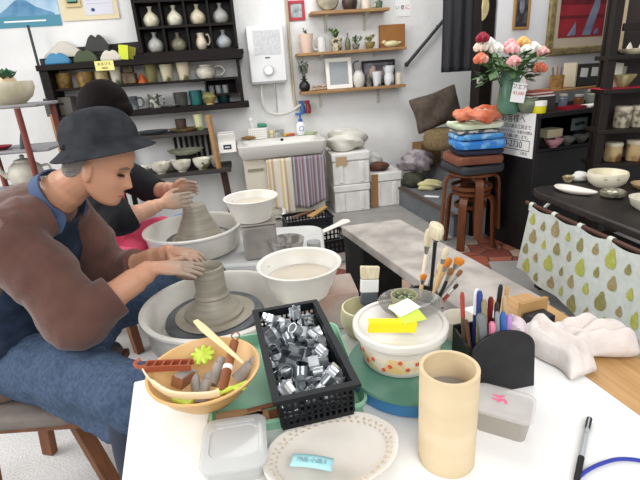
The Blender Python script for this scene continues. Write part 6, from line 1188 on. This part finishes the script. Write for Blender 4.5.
for s,e,w in zip(sho,elb,wri):
    s,e,w=Vector(s),Vector(e),Vector(w); q=m if s.y<BY else m
for i in (0,1):
    m=MB(); m.X=O; e,w=Vector(elb[i]),Vector(wri[i]); m.tube([e.lerp(w,.30),e.lerp(w,.36),e.lerp(w,.46),e.lerp(w,.47)],[.064,.0655,.063,.058],22); m.build('rolled_cuff',sw,P1)
# denim apron
den=mat('blue denim','#3b4a60',.95,var='#4a5a72',scale=90,spec=.2,bump=.2,bscale=260); dend=mat('dark denim bib','#1f2838',.95,spec=.2,var='#2a3649',scale=24,bump=.15,bscale=260)
m=MB(); m.X=O; m.sheet(lambda u,v:S.at(.10+.70*v,(2*u-1)*(1.5-.75*v),.020+.006*math.sin(9*v+3*u)),28,28); bib=m.build('apron_bib',dend,P1,solid=.004)
for s in (-1,1):
    m=MB(); m.X=O; path=[(.76,.70),(.82,.86),(.88,1.05),(.93,1.35),(.965,1.8),(.975,2.4),(.975,3.14)]; P_=[];N_=[]
    tt=cat([(a_,b_*s,0) for a_,b_ in path],5)
    for q in tt: P_.append(S.at(q.x,q.y,.020)); N_.append((S.at(q.x,q.y,.1)-S.at(q.x,q.y,0)).normalized())
    rings=[]
    for (p,_,_,tg),nn in zip(frames(P_),N_):
        sd=tg.cross(nn).normalized()*.017; rings.append([p+sd+nn*.003,p-sd+nn*.003,p-sd-nn*.002,p+sd-nn*.002])
    m.loft(rings); m.build('apron_strap',mat('mid denim strap','#46597a',.9),P1)
m=MB(); m.X=O; m.loft([[S.at(t,2*PI*k/40,o_) for k in range(40)] for t,o_ in ((.17,.018),(.175,.026),(.215,.026),(.22,.018))],False); m.build('apron_tie',den,P1)
m=MB(); m.X=O
for i,sg in ((0,-1),(1,1)):
    h,k=Vector(hip[i]),Vector(kn[i])
    m.tube(cat([h+Vector((-.01,0,-.005)),h.lerp(k,.35)+Vector((0,0,.012)),h.lerp(k,.7)+Vector((0,0,.006)),k+Vector((.0,0,.0)),k+Vector((.055,0,-.035))],6),[.108]*5+[.098]*6+[.088]*8+[.085]*8,22); m.ell(k+Vector((.025,0,-.02)),(.085,.080,.085),16)
    # hem hanging on the outer side
    rings=[]
    for f in [q/8 for q in range(9)]:
        p=h.lerp(k,f)+Vector((.02*f,sg*.085,0)); zt=.50; zb=.445-.01*f
        rings.append([Vector((p.x,p.y-sg*.02,zt)),Vector((p.x,p.y+sg*.008,zt)),Vector((p.x,p.y+sg*.014,zb)),Vector((p.x,p.y-sg*.01,zb))])
    m.loft(rings)
m.ell((-.87,BY,.515),(.16,.20,.075),20); m.ell((-.96,BY,.50),(.15,.22,.10),20)
lap=m.build('apron_skirt',den,P1,remesh=.009,smooth_it=5,disp=(.022,.07))
# stitched patch pocket on the near thigh
m=MB(); m.X=O
tr_=mat('dark trousers','#2c3242',.9)
m=MB(); m.X=O
for i in (0,1):
    k,a=Vector(kn[i]),Vector(an[i]); m=MB(); m.X=O; m.tube(cat([k+Vector((0,0,-.02)),k.lerp(a,.4)+Vector((-.02,0,0)),a+Vector((0,0,.02))],6),[.078]*4+[.074]*4+[.06]*8,18); m.build('trouser_leg',tr_,P1); shoe(P1,Vector(an[i])-Vector((BX,BY,.022)),mat('black shoe','#1b1b1d',.5))
# ---------------------------------------------------------------- the stool under them
o=thing('wooden_stool','wooden stool with a grey cushion under the person in the hat','stool',(-.93,1.27,0),0)
lw=mat('warm oak stool','#7d4f30',.5,var='#6b4126',scale=6,stretch=(8,8,1))
m=MB(); m.box((-.04,.08,.335),(.40,.40,.03)); m.build('seat',lw,o,bev=.006)
for a,b in (((-.19,-.07,.32),(-.20,-.13,0)),((-.155,.17,.32),(-.165,.13,0)),((.10,.19,.32),(.13,.20,0)),((.09,-.05,.32),(.20,-.10,0))): m=MB(); m.bar(a,b,.048,.03); m.build('leg',lw,o,bev=.003)
slab('stool_cushion','grey brown cushion on the wooden stool under the hatted person','cushion',.351,.42,.42,.043,mat('taupe cushion','#6b625d',.95,var='#7a716b',scale=12),.0,9,P=(-.99,1.33))
# ---------------------------------------------------------------- the person in the pink apron
QX,QY=-1.05,2.16
P2=thing('person','dark-haired person in black shirt and pink apron shaping clay behind the hat','person',(QX,QY,0)); O=T(-QX,-QY,0)
S2=Spine([(-1.10,.43,.13,.18),(-1.12,.58,.125,.175),(-1.10,.78,.125,.185),(-1.05,.92,.105,.165),(-.975,1.02,.060,.07),(-.965,1.03,.054,.062)],QY)
HM=T((-.918,QY-.02,1.185))@Ry(math.radians(38))@Rz(-.15)
sho=((-1.005,2.00,.905),(-1.005,2.32,.905)); elb=((-.855,1.925,.755),(-.86,2.40,.765)); wri=((-.705,2.035,.790),(-.715,2.285,.800))
hip=((-1.06,2.05,.49),(-1.06,2.27,.49)); kn=((-.76,1.865,.52),(-.72,2.52,.52)); an=((-.75,1.87,.09),(-.70,2.54,.09))
m=MB(); m.X=O; head(m,HM)
m.tube(cat([(-1.03,QY,.95),(-.985,QY,1.05),(-.96,QY,1.12),(-.95,QY,1.17)],5),[.06]*4+[.054]*4+[.05]*8,16); S2.loft(m,.03,.93,-.025)
for s,e,w in zip(sho,elb,wri):
    s,e,w=Vector(s),Vector(e),Vector(w); m.tube(cat([s,s.lerp(e,.5),e,e.lerp(w,.35),e.lerp(w,.75),w],5),[.045]*5+[.042]*5+[.041]*3+[.041]*4+[.036]*4+[.03]*3+[.025]*8,14)
hand(m,wri[0],(.95,.10,.05),(-.25,-1,.30),1,(.15,.45,.35),.03,.92); hand(m,wri[1],(.95,-.12,.03),(-.25,1,.30),-1,(.15,.45,.35),.03,.92)
legs(m,hip,kn,an,(.065,.048,.034))
m.build('body',skin_mat('skin of the person in pink','#cf9f84',.36,.43,'#8f8779'),P2,remesh=.0045,smooth_it=2)
eyes(O@HM,P2,None,mat('black brow','#241a17',.8))
hb=mat('near black hair','#0b0707',.75,var='#171010',scale=50,stretch=(1,1,6),bump=.08,bscale=110,spec=.12)
m=MB(); m.X=O@HM; m.ell((-.022,0,.030),(.112,.100,.118),28); m.ell((-.055,0,-.05),(.06,.075,.075),20)
for s in (-1,1): m.ell((.028,s*.072,-.01),(.036,.017,.065),14)
m.ell((.058,0,.075),(.04,.062,.032),16,Ry(.5))
m.build('hair',hb,P2,remesh=.006,smooth_it=3)
bs=mat('black shirt','#15151a',.9,bump=.1,bscale=150)
m=MB(); m.X=O; S2.loft(m,0,.985,.0,36,36)
for s,e in zip(sho,elb): s,e=Vector(s),Vector(e); w=Vector(wri[sho.index(tuple(s))]) if False else Vector(wri[0] if s.y<QY else wri[1]); m.tube(cat([s+Vector((-.025,0,0)),s.lerp(e,.35),s.lerp(e,.7),e,e.lerp(w,.28)],6),[.086]*5+[.08]*6+[.074]*8+[.062]*8,20)
m.build('shirt',bs,P2,remesh=.008,smooth_it=4,disp=(.012,.07))
pk=mat('pink apron cloth','#d84a6e',.85,var='#e2607f',scale=12,bump=.1,bscale=160)
m=MB(); m.X=O; m.sheet(lambda u,v:S2.at(.04+.66*v,(2*u-1)*(1.5-.7*v),.018+.006*math.sin(9*v+3*u)),26,26); m.build('apron_bib',pk,P2,solid=.004)
m=MB(); m.X=O
for i in (0,1):
    h,k=Vector(hip[i]),Vector(kn[i]); m.tube(cat([h,h.lerp(k,.5)+Vector((0,0,.01)),h.lerp(k,.62)],6),[.104]*14,18)
m.ell((-1.0,QY,.50),(.13,.19,.07),18); m.build('apron_skirt',pk,P2,remesh=.009,smooth_it=4,disp=(.016,.07))
je=mat('bright blue jeans','#3f6fb0',.9,var='#4f82c2',scale=20)
for i in (0,1):
    h,k,a=Vector(hip[i]),Vector(kn[i]),Vector(an[i]); m=MB(); m.X=O; m.tube(cat([h+Vector((-.02,0,-.01)),h.lerp(k,.5),k+Vector((-.02,0,0)),k+Vector((.015,0,-.06)),k.lerp(a,.5),a+Vector((0,0,.02))],6),[.092]*8+[.08]*6+[.07]*8+[.058]*14,18); m.build('jeans_leg',je,P2,remesh=.01,smooth_it=3); shoe(P2,Vector(an[i])-Vector((QX,QY,.022)),mat('white shoe','#c9c9c9',.5))
o=thing('wooden_stool','wooden stool under the person in the pink apron','stool',(-1.10,2.16,0),.1)
m=MB(); m.lathe([(0,.33),(.16,.33),(.17,.335),(.17,.355),(.16,.362),(0,.362)],n=36); m.build('seat',lw,o)
for k in range(4): a=PI/4+k*PI/2; m=MB(); m.bar((.11*math.cos(a),.11*math.sin(a),.33),(.16*math.cos(a),.16*math.sin(a),0),.04); m.build('leg',lw,o)
# ============================================================ THE RACK AT THE LEFT EDGE
RY=2.55; P=aty(26,104,RY); zt=P.z; q0=aty(14,110,RY); 
o=thing('plant_stand','three-tier stand with reddish legs at the left wall'.replace('left wall','wall near the hat'),'stand',(P.x-.17,RY+.14,0),.12); rd=mat('reddish stand leg','#7a3d34',.45,var='#6a3129',scale=6); tp_=mat('grey stand board','#8f8d90',.5,var='#7d7b7e',scale=6)
for z in (zt,zt-.235,zt-.47): m=MB(); m.bb((-.24,-.15,z-.018),(.20,.15,z)); m.build('shelf_board',tp_,o,bev=.006)
for x,y in ((-.21,-.12),(.10,-.155),(.17,.12),(-.21,.12)): m=MB(); m.tube([(x,y,0),(x,y,zt-.019)],.016,10); m.build('leg',rd,o)
st_=o.location
m=MB(); m.lathe(prof([(0,0),(.55,0),(.6,.06),(.85,.3),(1,.7),(.97,1),(.9,1),(.88,.7),(.7,.3),(0,.15)],.28,.115),n=44); one(m,'large_bowl','large cream bowl of fruit on the top of the three-tier stand','bowl',mat('cream bowl glaze','#cfc8b4',.4,var='#bdb498',scale=14),(st_.x+.02,st_.y-.03,zt+.0005))
for k,(dx,dy,r,hx,lab) in enumerate(((-.06,-.02,.045,'#d8c9a8','pale cream gourd in the bowl on the stand'),(.03,-.03,.040,'#d9b79a','peach coloured gourd in the bowl on the stand'),(-.01,.05,.042,'#cfc3a0','tan gourd at the back of the bowl on the stand'))): m=MB(); m.ell((0,0,r*.9),(r,r,r*.9),14); m.tube([(0,0,r*1.7),(.004,0,r*2.2)],.005,6); one(m,'gourd',lab,'gourd',mat('gourd %d'%k,hx,.6),(st_.x+.03+dx,st_.y-.04+dy,zt+.08))
m=MB(); m.X=T(0,0,.01); sprig(m,(0,0,0),.07,8,random.Random(4),.07,.06); one(m,'leaf_sprig','dark green leaves lying on the fruit bowl','leaves',mat('deep green leaf','#2f5a3c',.5),(st_.x+.05,st_.y-.07,zt+.085))
z2=zt-.235
m=MB(); m.lathe([(0,0),(.02,0),(.022,.005),(.012,.05),(0,.085)],n=10); one(m,'dark_cone','small dark cone ornament on the stand middle tier','ornament',mat('dark cone','#3a4448',.6),(st_.x+.06,st_.y-.08,z2+.0005))
m=MB(); m.lathe(prof(PLATE,.13,.02)); one(m,'red_plate','small red plate on the stand middle tier','plate',mat('red lacquer','#8d2830',.4),(st_.x-.09,st_.y-.06,z2+.0005))
z3=zt-.47
o=thing('teapot','large cream teapot on the bottom tier of the stand','teapot',(st_.x-.02,st_.y-.0,z3+.0005),.4); o.scale=(.70,.70,.78); m=MB(); m.lathe(prof([(0,0),(.6,0),(.85,.15),(1,.5),(.85,.82),(.55,.97),(0,.97)],.27,.20),n=40); m.build('body',mat('teapot cream','#c9c5b8',.4,var='#b5b0a2',scale=8),o); m=MB(); m.lathe([(0,.20),(.07,.195),(.065,.21),(.015,.222),(.02,.24),(0,.25)],n=24); m.build('lid',mat('teapot cream','#c9c5b8'),o); m=MB(); m.tube(cat([(-.11,0,.09),(-.16,0,.12),(-.18,0,.18)],5),[.026]*4+[.018]*4+[.013]*4,10); m.build('spout',mat('teapot cream','#c9c5b8'),o); m=MB(); m.tube(cat([(.12,0,.15),(.175,0,.15),(.18,0,.08),(.125,0,.05)],5),.010,8); m.build('handle',mat('teapot cream','#c9c5b8'),o)
m=MB(); m.lathe(prof(BOWL,.24,.07)); one(m,'green_bowl','wide dark green bowl at the stand front','bowl',mat('dark green glaze','#3f5a52',.35),(st_.x-.17,st_.y-.30,z3+.09)) if False else None

m=MB(); m.tube([(-2.0,-.15,.0),(-2.0,-.15,1.80)],.011,8); one(m,'dark_pole','thin dark pole leaning by the end of the dark wall shelf','pole',mat('dark steel','#3c3d40'),WB.p(0,0,0),WB.ang)
m=MB(); m.bar((-1.925,-.33,0),(-1.935,-.30,1.10),.045,.03); one(m,'wooden_stick','upright honey wood stick under the dark shelf end beside the hat','stick',mat('honey wood','#a9814f',.5),WB.p(0,0,0),WB.ang)

P=aty(186,277,1.31); m=MB(); m.prism([(-.03,-.006),(.0,-.011),(.028,-.009),(.032,0),(.028,.009),(0,.011),(-.03,.006)],-.0025,.0025); one(m,'wooden_rib','small brown wooden rib held under the palm beside the clay pot','tool',mat('wet brown wood','#6d4a33',.4),P,rot=(.3,.15,-.1),bev=.001)
# ============================================================ LIGHT
w=bpy.data.worlds.new('daylight'); sc.world=w; w.use_nodes=True; bg=w.node_tree.nodes['Background']; bg.inputs[0].default_value=(.98,.975,.965,1); bg.inputs[1].default_value=.62
def area(name,loc,target,size,sy,energy,col=(1,1,1)):
    l=bpy.data.lights.new(name,'AREA'); l.shape='RECTANGLE'; l.size=size; l.size_y=sy; l.energy=energy; l.color=col
    o=bpy.data.objects.new(name,l); C.objects.link(o); o.location=loc; o.rotation_euler=(Vector(target)-Vector(loc)).to_track_quat('-Z','Y').to_euler(); return o
area('shop_window',(-3.4,1.2,2.3),(0,1.6,.5),2.4,2.0,95,(1,.98,.96))
area('back_fill',(.4,3.1,2.95),(.4,3.3,0),2.6,.8,42,(1,.985,.96))  # added overhead fill, out of view, brightens the back wall and props
area('camera_fill',(.6,-1.4,2.6),(.2,1.6,.6),2.6,1.6,60,(1,1,1))  # added soft fill light above and behind the camera, no real opening
sc.view_settings.view_transform='Standard'; sc.view_settings.exposure=0.15; sc.view_settings.gamma=1.0
sc.cycles.use_denoising=True; sc.cycles.max_bounces=6
finish_text()
